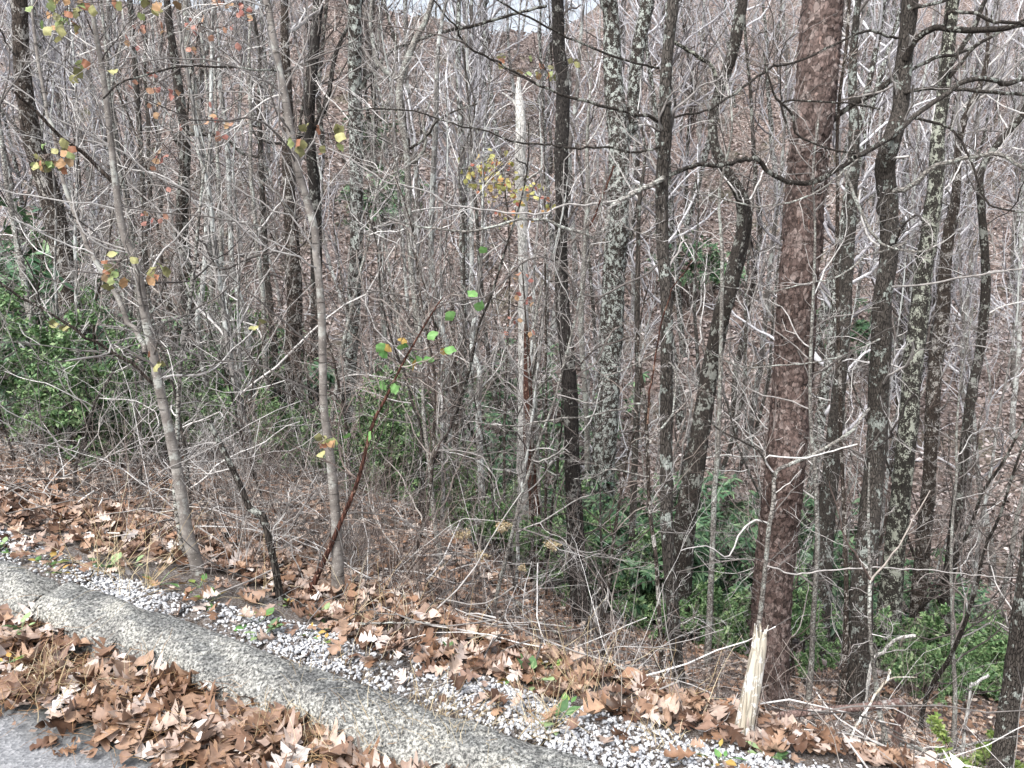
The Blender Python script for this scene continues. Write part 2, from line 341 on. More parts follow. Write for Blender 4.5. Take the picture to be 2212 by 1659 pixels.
# ------------------------------------------------------------------ setting: ground, road, kerb
def build_ground():
    def axis(a, b, c, fine, coarse_n):
        core = np.arange(b[0], b[1], fine)
        lo = b[0]-np.geomspace(fine, b[0]-a, coarse_n)[::-1]; hi = b[1]+np.geomspace(fine, c-b[1], coarse_n); return np.concatenate([lo, core, hi])
    X = axis(-260, (-7, 8), 260, .09, 90); Y = axis(-120, (1.2, 15), 320, .09, 110)
    gx, gy = np.meshgrid(X, Y); z = gz(gx, gy)+RNG.normal(0, .012, gx.shape)*(gy > 2.4)*((gx*NX[0]+gy*NX[1]-S0) > .5)
    V = np.stack([gx, gy, z], -1).reshape(-1, 3); nx = len(X); i = np.arange(len(Y)-1)[:, None]*nx+np.arange(nx-1)[None]
    F = np.stack([i, i+1, i+nx+1, i+nx], -1).reshape(-1, 4)
    tag(Acc().add(V, F).build('ground', M['soil']), kind='structure')
    a = np.linspace(-40, 40, 161); s = np.array([-6.6, -5, -3, -1.5, -.6, -.3, -.1]); ga, gs = np.meshgrid(a, s)
    x, y = sa(gs, ga); V = np.stack([x, y, -.06*ga], -1).reshape(-1, 3); i = np.arange(len(s)-1)[:, None]*len(a)+np.arange(len(a)-1)[None]
    tag(Acc().add(V, np.stack([i, i+1, i+len(a)+1, i+len(a)], -1).reshape(-1, 4)).build('road', M['road']), kind='structure')
build_ground()
def build_kerb(a0, a1, name='kerb'):
    prof = np.array([(-.205, -.04), (-.20, .02), (-.185, .065), (-.16, .10), (-.12, .128), (-.08, .142), (-.05, .145), (-.025, .142), (-.005, .128), (.008, .09), (.012, .0)])
    prof = resample(np.c_[prof, np.zeros(len(prof))], 30)[:, :2]
    n = int((a1-a0)/.018); a = np.linspace(a0, a1, n); rs = np.random.default_rng(3)
    S = prof[None, :, 0]+.010*np.sin(a*2.1)[:, None]+np.zeros((n, 1)); Z = prof[None, :, 1]*(1+.05*np.sin(a*1.7+1)[:, None])
    nz = sum(rs.normal()*.0022*np.sin(a[:, None]*rs.uniform(3, 30)+np.arange(30)[None]*rs.uniform(-.8, .8)+rs.uniform(0, 6)) for _ in range(14))+rs.normal(0, .0016, (n, 30))
    e = np.minimum(a-a0, a1-a)[:, None]; rnd = .05*np.exp(-e/.03)
    S = S-nz*(prof[None, :, 0] < -.1)-rnd*np.sign(prof[None, :, 0]+.06)*-.5*0; Z = Z+nz*.8-rnd*.8
    x, y = sa(S, a[:, None]+0*S); V = np.stack([x, y, Z-.06*a[:, None]], -1).reshape(-1, 3)
    i = np.arange(n-1)[:, None]*30+np.arange(29)[None]
    F = np.stack([i, i+1, i+31, i+30], -1).reshape(-1, 4)
    ac = Acc().add(V, F); ac.add(V[:30], np.arange(30)[None]); ac.add(V[-30:], np.arange(30)[None])
    tag(ac.build(name, M['kerb']), kind='structure')
AJ = -2.80
build_kerb(-14, AJ-.008); build_kerb(AJ+.008, 10)

# ------------------------------------------------------------------ leaves and gravel
def oak_template(kind, rs):
    """lobed leaf along +x, length 1, three columns; curled"""
    if kind == 'oak':
        t = [0, .10, .19, .25, .33, .41, .48, .55, .64, .71, .78, .86, .93, 1.0]
        w = [.015, .04, .20, .17, .08, .34, .30, .11, .36, .30, .11, .22, .15, .02]
        fw = [0, 0, .06, .05, .0, .10, .09, 0, .12, .09, 0, .07, .04, 0]
    elif kind == 'round':
        t = list(np.linspace(0, 1, 9)); w = [.01, .16, .27, .33, .35, .32, .25, .14, .01]; fw = [0]*9
    else:
        t = list(np.linspace(0, 1, 5)); w = [.02, .26, .32, .2, .01]; fw = [0]*5
    t = np.array(t); w = np.array(w)*rs.uniform(.8, 1.15); fw = np.array(fw); n = len(t)
    V = np.zeros((n, 5, 3))
    for side, col in ((-1, 0), (1, 4)):
        ws = w*rs.uniform(.8, 1.2, n); V[:, col, 0] = t+fw; V[:, col, 1] = side*ws
        V[:, 2, 0] = t; V[:, (1 if side < 0 else 3), 0] = t+fw*.45; V[:, (1 if side < 0 else 3), 1] = side*ws*.5
    cx, cy, cr = rs.uniform(-1.0, 1.6), rs.uniform(-1.0, 2.2), rs.uniform(-.8, .8)
    x, y = V[..., 0], V[..., 1]
    z = cx*(x-.5)**2*.6+cy*y*y*1.3+cr*x*y+.05*np.sin(x*11+y*9+rs.uniform(0, 6))
    V[..., 2] = z; V[..., 0] -= .5
    if kind == 'small': V = V[:, [0, 2, 4]]
    k = V.shape[1]; i = np.arange(n-1)[:, None]*k+np.arange(k-1)[None]
    return V.reshape(-1, 3), np.stack([i, i+1, i+k+1, i+k], -1).reshape(-1, 4)
def place(acc, tmpl, pos, R, sc):
    V, F = tmpl; N = len(pos); out = np.einsum('nij,lj->nli', R, V)*np.asarray(sc).reshape(-1, 1, 1)+pos[:, None]
    acc.add(out.reshape(-1, 3), (F[None]+np.arange(N)[:, None, None]*len(V)).reshape(-1, F.shape[1]))
def frames(d, n):
    d = nrm(d); n = nrm(n-(n*d).sum(-1, keepdims=True)*d); return np.stack([d, np.cross(n, d), n], -1)
def flat_frames(N, tilt, rng=RNG):
    n = nrm(np.c_[rng.normal(0, tilt, (N, 2)), np.ones(N)]); th = rng.uniform(0, 6.283, N)
    return frames(np.c_[np.cos(th), np.sin(th), rng.normal(0, .3*tilt, N)], n)
OAK = [oak_template('oak', RNG) for _ in range(9)]; RND = [oak_template('round', RNG) for _ in range(4)]; SML = [oak_template('small', RNG) for _ in range(6)]
def scatter(acc, x, y, z, tm, size, tilt, rng=RNG):
    N = len(x); pick = rng.integers(0, len(tm), N); R = flat_frames(N, tilt, rng); sc = rng.uniform(*size, N)
    for k in range(len(tm)):
        q = pick == k
        if q.any(): place(acc, tm[k], np.c_[x, y, z][q], R[q], sc[q])
def gutter_leaves():
    N = 3000; a = RNG.uniform(-6, 3.2, N); w = .31+.035*np.sin(a*4)+.02*np.sin(a*11)+.03
    s = -.17-w*RNG.beta(1.05, 1.25, N); f = np.clip((s+.17+w)/w, 0, 1)
    h = RNG.uniform(0, 1, N)*(.012+.055*np.sqrt(f)); x, y = sa(s, a)
    ac = Acc(); tm = OAK+RND[:2]+OAK; scatter(ac, x, y, -.06*a+h+.012, tm, (.055, .145), .45); N = 1500; a = RNG.uniform(-5, 3, N); s = RNG.uniform(-.56, -.18, N); x, y = sa(s, a); scatter(ac, x, y, -.06*a+.02+RNG.uniform(0, .06, N)*np.clip((s+.55)/.3, 0, 1), SML, (.015, .05), .8)
    N = 60; a = RNG.uniform(-4, 2, N); s = -.55-RNG.exponential(.05, N); x, y = sa(s, a)
    scatter(ac, x, y, -.06*a+.012, OAK, (.04, .08), .25)
    tag(ac.build('gutter_leaves', M['oak']), 'brown lobed oak leaves heaped in the gutter against the concrete kerb', 'fallen leaves', kind='stuff')
    # pine needles and stalks among them
    N = 1500; a = RNG.uniform(-5, 3, N); s = RNG.uniform(-.56, -.17, N); f = np.clip((s+.5)/.33, 0, 1); x, y = sa(s, a)
    d = np.c_[RNG.normal(0, 1, (N, 2)), RNG.normal(.1, .35, N)]
    pts, rad = grow(np.c_[x, y, -.06*a+.03+f*.085*RNG.uniform(.5, 1.15, N)], d, RNG.uniform(.05, .14, N), np.full(N, .0009), 4, .15)
    tag(Acc().add(*tubes(pts, rad, 3)).build('pine_needles', M['needles']), 'tan pine needles and leaf stalks strewn among the gutter leaves', 'pine needles', kind='stuff')
gutter_leaves()
def bank_leaves():
    ac = Acc()
    # drift of big oak leaves behind the gravel
    N = 4200; a = RNG.uniform(-6, 3.2, N); off = .40+.10*np.sin(a*2.2+1)+.05*np.sin(a*5); s = off+np.abs(RNG.normal(0, .30, N))-.06; s = np.where(RNG.uniform(0, 1, N) < .13, RNG.uniform(.06, .4, N), s)
    x, y = sa(s, a); scatter(ac, x, y, gz(x, y)+RNG.uniform(.005, .05, N), OAK, (.04, .10), .5)
    tag(ac.build('drifted_leaves', M['oak']), 'orange brown oak leaves drifted along the back of the gravel strip', 'fallen leaves', kind='stuff')
    ac = Acc(); N = 44000; a = RNG.uniform(-9, 7, N); s = .55+9*RNG.uniform(0, 1, N)**1.5; x, y = sa(s, a)
    scatter(ac, x, y, gz(x, y)+RNG.uniform(.0, .05, N), SML+OAK[:4], (.04, .09), .5)
    tag(ac.build('leaf_litter', M['litter']), 'brown and tan leaf litter covering the bank below the road', 'leaf litter', kind='stuff')
    ac = Acc(); N = 85000; x = RNG.uniform(-1, 1, N); y = 9+36*RNG.uniform(0, 1, N)**1.3; x = x*(y*.8+2)
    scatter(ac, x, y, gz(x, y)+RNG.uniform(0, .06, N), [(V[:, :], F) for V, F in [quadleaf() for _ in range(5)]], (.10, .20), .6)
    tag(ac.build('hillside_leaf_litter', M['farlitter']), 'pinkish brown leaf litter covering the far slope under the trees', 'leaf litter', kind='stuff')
def quadleaf():
    r = RNG.uniform(-.35, .35, 4); V = np.array([[-.5, 0, r[0]*.5], [-.1, -.32, r[1]], [.5, 0, r[2]*.5], [0, .32, r[3]], [0, 0, 0]]); return V, np.array([[0, 1, 4], [1, 2, 4], [2, 3, 4], [3, 0, 4]])
bank_leaves()
def gravel():
    ph = (1+5**.5)/2; V = np.array([(-1, ph, 0), (1, ph, 0), (-1, -ph, 0), (1, -ph, 0), (0, -1, ph), (0, 1, ph), (0, -1, -ph), (0, 1, -ph), (ph, 0, -1), (ph, 0, 1), (-ph, 0, -1), (-ph, 0, 1)])/1.9
    F = np.array([(0, 11, 5), (0, 5, 1), (0, 1, 7), (0, 7, 10), (0, 10, 11), (1, 5, 9), (5, 11, 4), (11, 10, 2), (10, 7, 6), (7, 1, 8), (3, 9, 4), (3, 4, 2), (3, 2, 6), (3, 6, 8), (3, 8, 9), (4, 9, 5), (2, 4, 11), (6, 2, 10), (8, 6, 7), (9, 8, 1)])
    T = [((V*RNG.uniform(.5, 1.35, (12, 1)))*np.array([1.1, .75, .5]), F) for _ in range(12)]
    ac = Acc(); N = 46000; a = RNG.uniform(-6, 3.2, N); wd = .22+.27*sst(-2, .9, a)+.05*np.sin(a*3); s = .012+wd*RNG.uniform(0, 1, N)**.9
    keep = RNG.uniform(0, 1, N) < np.clip(1.1-(s-.02-wd*.6)/.12, .08, .35+.5*sst(-1.8, .3, a)+.25*np.sin(a*7+s*9)); a, s = a[keep], s[keep]
    x, y = sa(s, a); scatter(ac, x, y, gz(x, y)+RNG.uniform(-.002, .012, len(x)), T, (.004, .0115), 1.2)
    tag(ac.build('gravel', M['gravel'], smooth=False), 'white and blue grey crushed stone in a strip behind the kerb', 'gravel', kind='stuff')
gravel()

# ------------------------------------------------------------------ the trees one can tell apart
def nums(s, k): return np.array([float(q) for q in s.replace(';', ' ').replace(',', ' ').split()]).reshape(-1, k)
def leaf_cluster(lst, Y, tm, size, rng, mm, root, base):
    for (u, v, sp, n) in lst:
        ac = Acc(); c = P(u, v, Y); q = sp*Y/FPX; off = rng.normal(0, 1, (int(n), 3))*np.array([q, q, q*.7])*.6; tips = c+off
        n = len(tips); root_ = c+np.array([0, 0, q*.4]); mid = (root_+tips)/2+rng.normal(0, .02, (n, 3)); pts = np.stack([np.repeat(root_[None], n, 0), mid, tips], 1)
        d = np.c_[rng.normal(0, 1, (n, 2)), rng.normal(-.8, .5, n)]; nn = np.c_[rng.normal(0, .5, n), rng.normal(-1, .4, n), rng.normal(.3, .5, n)]
        R = frames(d, nn); sc = rng.uniform(size[0], size[1], n); pk = rng.integers(0, len(tm), n)
        for k in range(len(tm)):
            w = pk == k
            if w.any(): place(ac, tm[k], tips[w]+nrm(d[w])*sc[w][:, None]*.5, R[w], sc[w])
        ac.add(*tubes(pts, np.full((n, 3), .0014), 3), 1); ac.build('leaf_cluster', [M[mm], M['twigred']], root, base)
NH = [0]
def plates(V, c, r, sides):
    """raise loose bark plates, each tilted like a shingle, with cracks between them"""
    n = len(c); V = V.reshape(n, sides, 3); z = np.r_[0, np.cumsum(np.linalg.norm(np.diff(c, axis=0), axis=1))][:, None]+np.zeros((1, sides)); th = np.arange(sides)[None]*2*math.pi/sides+np.zeros((n, 1))
    NC = 20; CZ = .062; u = th/(2*math.pi)*NC; w = z/CZ; best = np.full((n, sides), 9.); sec = best.copy(); hid = best*0; dz = best*0
    hsh = lambda a, b, k: np.modf(np.abs(np.sin(a*127.1+b*311.7+k*74.7)*43758.5453))[0]
    for i in (-1, 0, 1):
        for j in (-1, 0, 1):
            cu, cw = np.floor(u)+i, np.floor(w)+j; cm = np.mod(cu, NC); pu, pw = cu+.1+.8*hsh(cm, cw, 1), cw+.1+.8*hsh(cm, cw, 2)
            d = np.hypot(u-pu, w-pw); nb = d < best; sec = np.where(nb, best, np.minimum(sec, d)); hid = np.where(nb, hsh(cm, cw, 3), hid); dz = np.where(nb, w-pw, dz); best = np.minimum(best, d)
    e = np.clip((sec-best)/.22, 0, 1); off = -.005+(.006+.009*hid)*e-.006*dz*e+RNG.normal(0, .0012, e.shape)
    out = V-c[:, None]; L = np.linalg.norm(out, axis=2, keepdims=True); return (c[:, None]+out/L*(L+off[..., None]*1.15)).reshape(-1, 3)
def hero(name, label, cat, m, path, Y=None, branches=(), auto=0, autolen=.9, fine=1.0, leaves=None, flare=.5, tw='twig', top=True, amp=.05,
         group=None, broken=False, lean=0., sides=18, tmin=.25):
    """path: u,v,w triples from the top down to the base, in picture coordinates of the 2212 px wide photograph"""
    NH[0] += 1; rng = np.random.default_rng(100+NH[0]); A = nums(path, 3)[::-1]
    if Y is None:
        b = hit(A[0, 0], A[0, 1]); Y = b[1]
    ys = Y+lean*np.linspace(0, 1, len(A))+.06*np.sin(np.arange(len(A))*1.1+NH[0])*(Y > 4)
    pts = np.array([P(u, v, yy) for (u, v, w), yy in zip(A, ys)]); rad = np.array([w/2*depth(p)/FPX for p, w in zip(pts, A[:, 2])])
    # carry the stem down into the ground
    g = float(gz(pts[0, 0], pts[0, 1]))
    if pts[0, 2] > g+.03:
        dirn = nrm(pts[0]-pts[1]); dirn = nrm(dirn*np.array([.5, .5, 1])); low = pts[0]+dirn*((pts[0, 2]-g)/max(.3, -dirn[2])); low[2] = g-.12
        pts = np.vstack([low, pts]); rad = np.r_[rad[0]*1.12, rad]
    else: pts = np.vstack([pts[0]+np.array([0, 0, -.15]), pts]); rad = np.r_[rad[0], rad]
    nvis = len(pts)
    if top:
        d = nrm(pts[-1]-pts[-2]); d = nrm(d+np.array([0, 0, .6])); hgt = min(6, 18*rad[-1]+1.5)
        ext = [pts[-1]+d*hgt*f+rng.normal(0, .05*hgt*f, 3)*np.array([1, 1, 0]) for f in (.33, .66, 1)]
        pts = np.vstack([pts, ext]); rad = np.r_[rad, rad[-1]*.75, rad[-1]*.5, rad[-1]*.15]
    base = np.array([pts[0, 0], pts[0, 1], float(gz(pts[0, 0], pts[0, 1]))])
    root = empty(name, base, label, cat, group)
    V, F, c, r = trunk(pts, rad, sides, .022 if m == 'pine' else .05 if Y < 6 else .08, 0 if m == 'pine' else amp, flare, NH[0])
    if m == 'pine': V = plates(V, c, r, sides)
    ac = Acc().add(V, F)
    if broken:   # splintered top
        n = 6; tp = c[-1]; an = np.arange(n)*6.283/n; st = tp+np.c_[np.cos(an), np.sin(an), np.zeros(n)]*r[-1]*.6
        q, rr = grow(st-(c[-1]-c[-4])*.5, np.repeat((c[-1]-c[-3])[None], n, 0), rng.uniform(1, 3, n)*r[-1]+.03, np.full(n, r[-1]*.5), 4, .07, 0, .1, rng); ac.add(*tubes(q, rr, 5))
    ac.build('trunk', M[m], root, base)
    if top:      # crown above the frame, seen only from elsewhere
        q0 = resample(pts[-4:], 8)[None]; r0 = np.interp(np.linspace(0, 1, 8), np.linspace(0, 1, 4), rad[-4:])[None]
        b1, br1 = spawn(q0, r0, 9, .5, (.4, 1.0), .3, 6, .15, .12, .5, .003, rng); b2, br2 = spawn(b1, br1, 6, .5, (.4, .9), .2, 5, .2, .05, .5, .002, rng)
        b3, br3 = spawn(b2, br2, 4, .6, (.4, .9), .2, 4, .2, .05, .6, .0015, rng)
        ac = Acc().add(*tubes(b1, br1, 5)); ac.add(*tubes(b2, br2, 4)); ac.add(*tubes(b3, br3, 3)); ac.build('crown', M['twigdark' if m in ('dark', 'charcoal') else tw], root, base)
    for br in branches:
        bm, w0, w1, dy0, dy1, dens, bp = br; B = nums(bp, 2); n = len(B); yy = np.linspace(Y+dy0, Y+dy1, n)
        bp3 = np.array([P(u, v, y) for (u, v), y in zip(B, yy)]); L = np.linalg.norm(np.diff(bp3, axis=0), axis=1).sum()
        K = int(max(10, min(90, L/.05))); c1 = resample(bp3, K); c1 += rng.normal(0, .0035, c1.shape); wr = np.interp(np.linspace(0, 1, K), [0, 1], [w0, w1])
        r1 = wr/2*np.array([depth(p) for p in c1])/FPX
        ab = Acc().add(*tubes(c1[None], r1[None], 8 if w0 > 6 else 6)); k = int(dens*fine*L*4.5)
        if k > 0:
            s1, q1 = spawn(c1[None], r1[None], k, 1, (.4, 1.1), .03, 7, .20, .03, .45, .0018, rng, labs=np.full((1, 1), .55*rng.uniform(.8, 1.3)))
            q1 = np.minimum(q1, .004); s2, q2 = spawn(s1, q1, 4, .5, (.35, 1.0), .15, 5, .22, .03, .6, .0013, rng)
            s3, q3 = spawn(s2, q2, 2, .5, (.35, 1.0), .2, 4, .25, .03, .7, .0011, rng)
            ab.add(*tubes(s1, q1, 4), 1); ab.add(*tubes(s2, q2, 3), 1); ab.add(*tubes(s3, q3, 3), 1)
        ab.build('branch', [M[bm], M['twigdark' if bm in ('dark', 'charcoal') and tw == 'twig' and rng.uniform() < .5 else tw]], root, base)
    if auto:
        cc = resample(pts, 60)[None]; rr = np.interp(np.linspace(0, 1, 60), np.linspace(0, 1, len(rad)), rad)[None]
        b1, q1 = spawn(cc, rr, auto, 1, (.7, 1.35), tmin, 11, .22, .05, .28, .0025, rng, labs=np.full((1, 1), autolen)); q1 = np.minimum(q1, .009)
        b2, q2 = spawn(b1, q1, 5, .55, (.4, 1.0), .15, 6, .2, .03, .55, .0015, rng); b3, q3 = spawn(b2, q2, 3, .55, (.4, 1.0), .15, 5, .22, .03, .6, .0012, rng)
        for k in range(auto):
            ac = Acc().add(*tubes(b1[k:k+1], q1[k:k+1], 5)); ac.add(*tubes(b2[5*k:5*k+5], q2[5*k:5*k+5], 3)); ac.add(*tubes(b3[15*k:15*k+15], q3[15*k:15*k+15], 3))
            ac.build('side_branch', M[tw], root, base)
    if leaves:
        tmn, size, mm, dY, lst = leaves; leaf_cluster(nums(lst, 4), Y+dY, tmn, size, rng, mm, root, base)
    return root, Y

S_ = 'smooth'
hero('sapling', 'pale smooth-barked sapling leaning left beyond the kerb, forked at mid height', 'sapling', S_,
 '191,-20,9.3; 205,60,10.2; 222,157,11; 238,290,12.8; 248,383,14.4; 265,500,15.3; 290,560,17; 300,600,17.8; 315,690,18.7; 330,760,19.6; 345,840,20.4; 365,930,21.2; 385,1030,22.9; 405,1150,23.8; 430,1240,25.5',
 branches=[(S_, 12, 6, 0, .25, .5, '318,765; 296,720; 270,680; 235,610; 200,553; 187,533; 160,460; 140,400; 125,340; 115,280; 100,230; 80,120; 70,0; 68,-20'),
  ('brown', 9, 6, 0, -.25, .8, '245,395; 200,350; 167,322; 133,300; 105,270; 67,233; 45,212; 33,197'),
  ('brown', 7, 5, 0, -.3, 1, '332,832; 295,795; 260,770; 220,745; 180,725; 143,700; 110,680; 50,645; 0,605; -60,570'),
  ('twig', 4, 3, 0, -.2, .9, '250,453; 200,440; 130,432; 50,423; 0,408; -60,390'), ('twig', 4, 3, 0, .3, .9, '255,443; 330,455; 430,468; 500,478; 600,495; 660,515'),
  ('twig', 4, 2, 0, -.2, .8, '200,548; 150,530; 100,510; 50,480; 0,460')],
 auto=22, autolen=.8, tw='twig', leaves=(RND, (.034, .052), 'autumn', -.1, '120,15,60,16; 165,12,30,8; 110,345,30,10; 140,325,35,9; 265,575,35,8; 350,580,22,6; 245,590,25,5; 130,45,25,5; 180,150,30,5; 100,355,20,4; 345,770,18,3; 108,703,10,2; 140,700,12,2; 330,20,30,8; 155,40,30,6'), amp=.03)
hero('sapling', 'slender grey sapling with a high fork just right of the leaning pale sapling', 'sapling', 'palebark',
 '442,367,4; 437,400,5; 427,500,7; 422,553,7; 417,603,8; 405,686,8; 390,786,9; 383,936,9; 378,1050,10; 385,1130,10; 400,1210,10',
 branches=[('palebark', 4, 2, 0, .1, 1, '441,367; 430,335; 410,300; 377,260; 333,217; 310,170; 290,120'), ('palebark', 4, 2, 0, -.1, 1, '442,367; 460,287; 483,243; 533,200; 590,160'),
  ('palebark', 4, 3, 0, -.1, .6, '410,650; 398,620; 392,590; 385,553')], auto=12, autolen=.5, top=False, amp=.03,
 leaves=(RND, (.024, .038), 'redleaf', 0, '330,200,45,14; 430,80,60,12; 480,20,50,10; 350,330,15,3; 345,350,40,4; 300,70,40,8; 515,25,30,6; 325,470,25,6; 460,270,40,10'))
hero('snapped_stem', 'thin brown stem snapped off at waist height, leaning left with a splintered orange top', 'snapped stem', 'dark',
 '452,913,9; 477,963,11; 500,1010,12; 523,1060,12; 540,1100,13; 567,1116,15; 583,1173,14; 597,1240,13; 605,1296,14', broken=True, top=False, auto=7, autolen=.4, amp=.05)
hero('young_tree', 'straight grey young tree speckled with lichen, crossed by a dark arched branch', 'tree', S_,
 '572,-20,14.4; 580,17,14.4; 590,83,15.3; 603,150,16.1; 617,217,16.1; 627,283,17; 643,367,17; 663,433,16.1; 680,500,16.1; 683,553,16.1; 687,586,16.1; 695,686,17; 697,786,17; 700,886,17.8; 713,986,18.7; 723,1086,20.4; 728,1180,22.1; 730,1290,25.5',
 branches=[('dark', 5, 4, 0, -.4, .7, '612,158; 567,150; 483,145; 417,145; 333,153; 283,173; 240,193; 225,215'), ('dark', 3, 4, .0, .1, .3, '683,500; 672,450; 655,400; 645,340; 630,280; 615,200'),
  ('twig', 4, 2, 0, -.3, 1, '690,560; 640,480; 570,440; 500,400; 430,340; 380,300'), ('twigdark', 4, 2, 0, -.3, 1, '700,900; 650,860; 600,845; 560,800; 530,755')],
 auto=20, autolen=.9, leaves=(RND, (.035, .05), 'autumn', -.3, '640,300,22,5; 665,265,20,3; 710,310,20,4; 725,270,12,2; 700,960,20,6; 560,700,10,2'), amp=.03)
hero('shrub_stem', 'arching reddish brown stem hung with green heart shaped leaves', 'sapling', 'red',
 '960,640,2; 944,660,3; 904,726,4; 870,786,5; 837,853,6; 804,920,7; 774,1036,8; 737,1126,9; 705,1200,10; 668,1290,12', top=False, auto=14, autolen=.7, tw='twigred', tmin=.2,
 branches=[('twigred', 4, 2, 0, -.2, .8, '900,735; 870,690; 830,650; 800,640; 780,600; 770,540'), ('twigred', 5, 2, 0, .2, .8, '775,1036; 740,1000; 730,930; 745,850; 735,770'),
  ('twig', 4, 3, 0, .2, .6, '668,1290; 700,1180; 740,1118; 787,1109; 837,1113; 877,1130; 921,1160; 954,1183; 990,1196; 1060,1230')],
 leaves=(RND[:2], (.042, .062), 'fgreen', 0, '825,745,16,3; 870,735,18,3; 905,770,18,3; 960,750,12,2; 1020,660,10,1; 985,675,10,1; 1028,632,10,1; 1050,530,10,1; 950,715,10,1; 762,943,8,1; 790,940,8,1; 845,830,10,1; 815,822,8,1'))
hero('tree', 'slim dark trunk mottled with white green lichen rising left of the pale crooked trees', 'tree', 'lichen',
 '767,-20,29; 767,100,29; 767,200,29; 769,300,29; 770,400,28; 770,533,28; 766,600,29; 764,653,29; 757,786,28; 748,886,29; 738,1010,31', Y=10.5,
 branches=[('dark', 9, 6, 0, .5, .4, '778,195; 784,180; 800,160; 817,143; 847,110; 894,90; 944,73; 980,64; 1021,57; 1070,42; 1114,30; 1180,12')], auto=10, autolen=1.6)
hero('tree', 'pale crooked young tree with an elbowed limb near the top, beside the lichen spotted trunk', 'tree', 'palebark',
 '924,33,12; 897,87,14; 867,167,16; 864,233,14; 877,317,14; 881,383,13; 884,500,13; 889,586,13; 897,653,14; 904,736,15; 909,820,16; 909,920,16; 912,1020,17; 915,1090,18', Y=9.5,
 branches=[('palebark', 12, 6, 0, .1, .6, '864,172; 845,163; 820,143; 810,125; 807,100; 800,50; 805,-20'), ('palebark', 8, 4, 0, -.2, .7, '886,355; 905,340; 920,310; 915,260; 930,220'), ('dark', 6, 3, 0, -.3, .6, '878,325; 905,310; 925,290; 945,262; 985,240; 1030,225')], auto=10, autolen=1.2, amp=.06)
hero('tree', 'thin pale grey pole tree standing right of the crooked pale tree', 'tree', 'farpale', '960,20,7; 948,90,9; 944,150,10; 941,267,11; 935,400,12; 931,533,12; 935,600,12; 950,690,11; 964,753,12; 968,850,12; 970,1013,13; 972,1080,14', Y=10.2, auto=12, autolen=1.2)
hero('dead_tree', 'thin brown furrowed dead stem with stringy bark, left of the red rotten trunk', 'tree', 'brown', '975,650,8; 979,753,13; 982,850,14; 984,920,14; 984,1010,15; 986,1080,16', Y=9, top=False, broken=True, auto=6, autolen=.5)
hero('dead_snag', 'bleached white dead tree trunk split open and broken off at the top', 'snag', 'white',
 '1121,165,5; 1120,200,13; 1124,233,20; 1125,280,23; 1124,333,25; 1126,400,24; 1127,440,24; 1129,500,22; 1130,586,20; 1130,650,20; 1131,760,22', Y=9.3, top=False, broken=True, auto=8, autolen=.9, amp=.09,
 branches=[('white', 7, 3, 0, -.2, .5, '1128,395; 1145,385; 1160,375; 1168,368'), ('white', 6, 3, 0, .2, .4, '1120,240; 1105,215; 1085,200')])
hero('dead_tree', 'red brown rotten trunk hollowed down one side in the centre', 'tree', 'red',
 '1136,700,7; 1139,786,17; 1140,840,19; 1141,886,20; 1142,950,21; 1144,986,21; 1149,1040,20; 1154,1086,22; 1157,1140,25; 1158,1175,28', Y=8.6, top=False, broken=True, amp=.09,
 branches=[('palebark', 8, 5, .04, .04, .3, '1169,1150; 1163,1040; 1160,950; 1157,850; 1155,720; 1165,640; 1180,600')])
hero('tree', 'straight near-black trunk with pale flecks right of the bleached snag', 'tree', 'charcoal',
 '1203,-20,27; 1207,100,28; 1215,167,29; 1215,267,30; 1212,333,29; 1214,433,28; 1211,500,28; 1212,570,28; 1215,653,29; 1224,753,32; 1232,853,32; 1235,986,33; 1240,1086,35; 1244,1173,37; 1250,1272,38; 1254,1350,42', auto=11, autolen=.9, tw='twigdark', amp=.05)
hero('big_tree', 'thickest lichen covered oak trunk, mottled white green, in the middle', 'tree', 'lichen',
 '1312,-20,34; 1320,33,35; 1324,167,40; 1334,267,44; 1337,367,46; 1334,500,48; 1328,560,49; 1324,653,49; 1319,753,48; 1314,853,48; 1307,953,49; 1300,1053,53; 1297,1173,57; 1298,1256,60; 1302,1315,66',
 branches=[('lichen', 30, 30, .1, .15, .1, '1340,335; 1352,295; 1364,267; 1370,200; 1380,100; 1397,17; 1402,-30')], auto=9, autolen=1.0, sides=22, flare=.3, amp=.05)
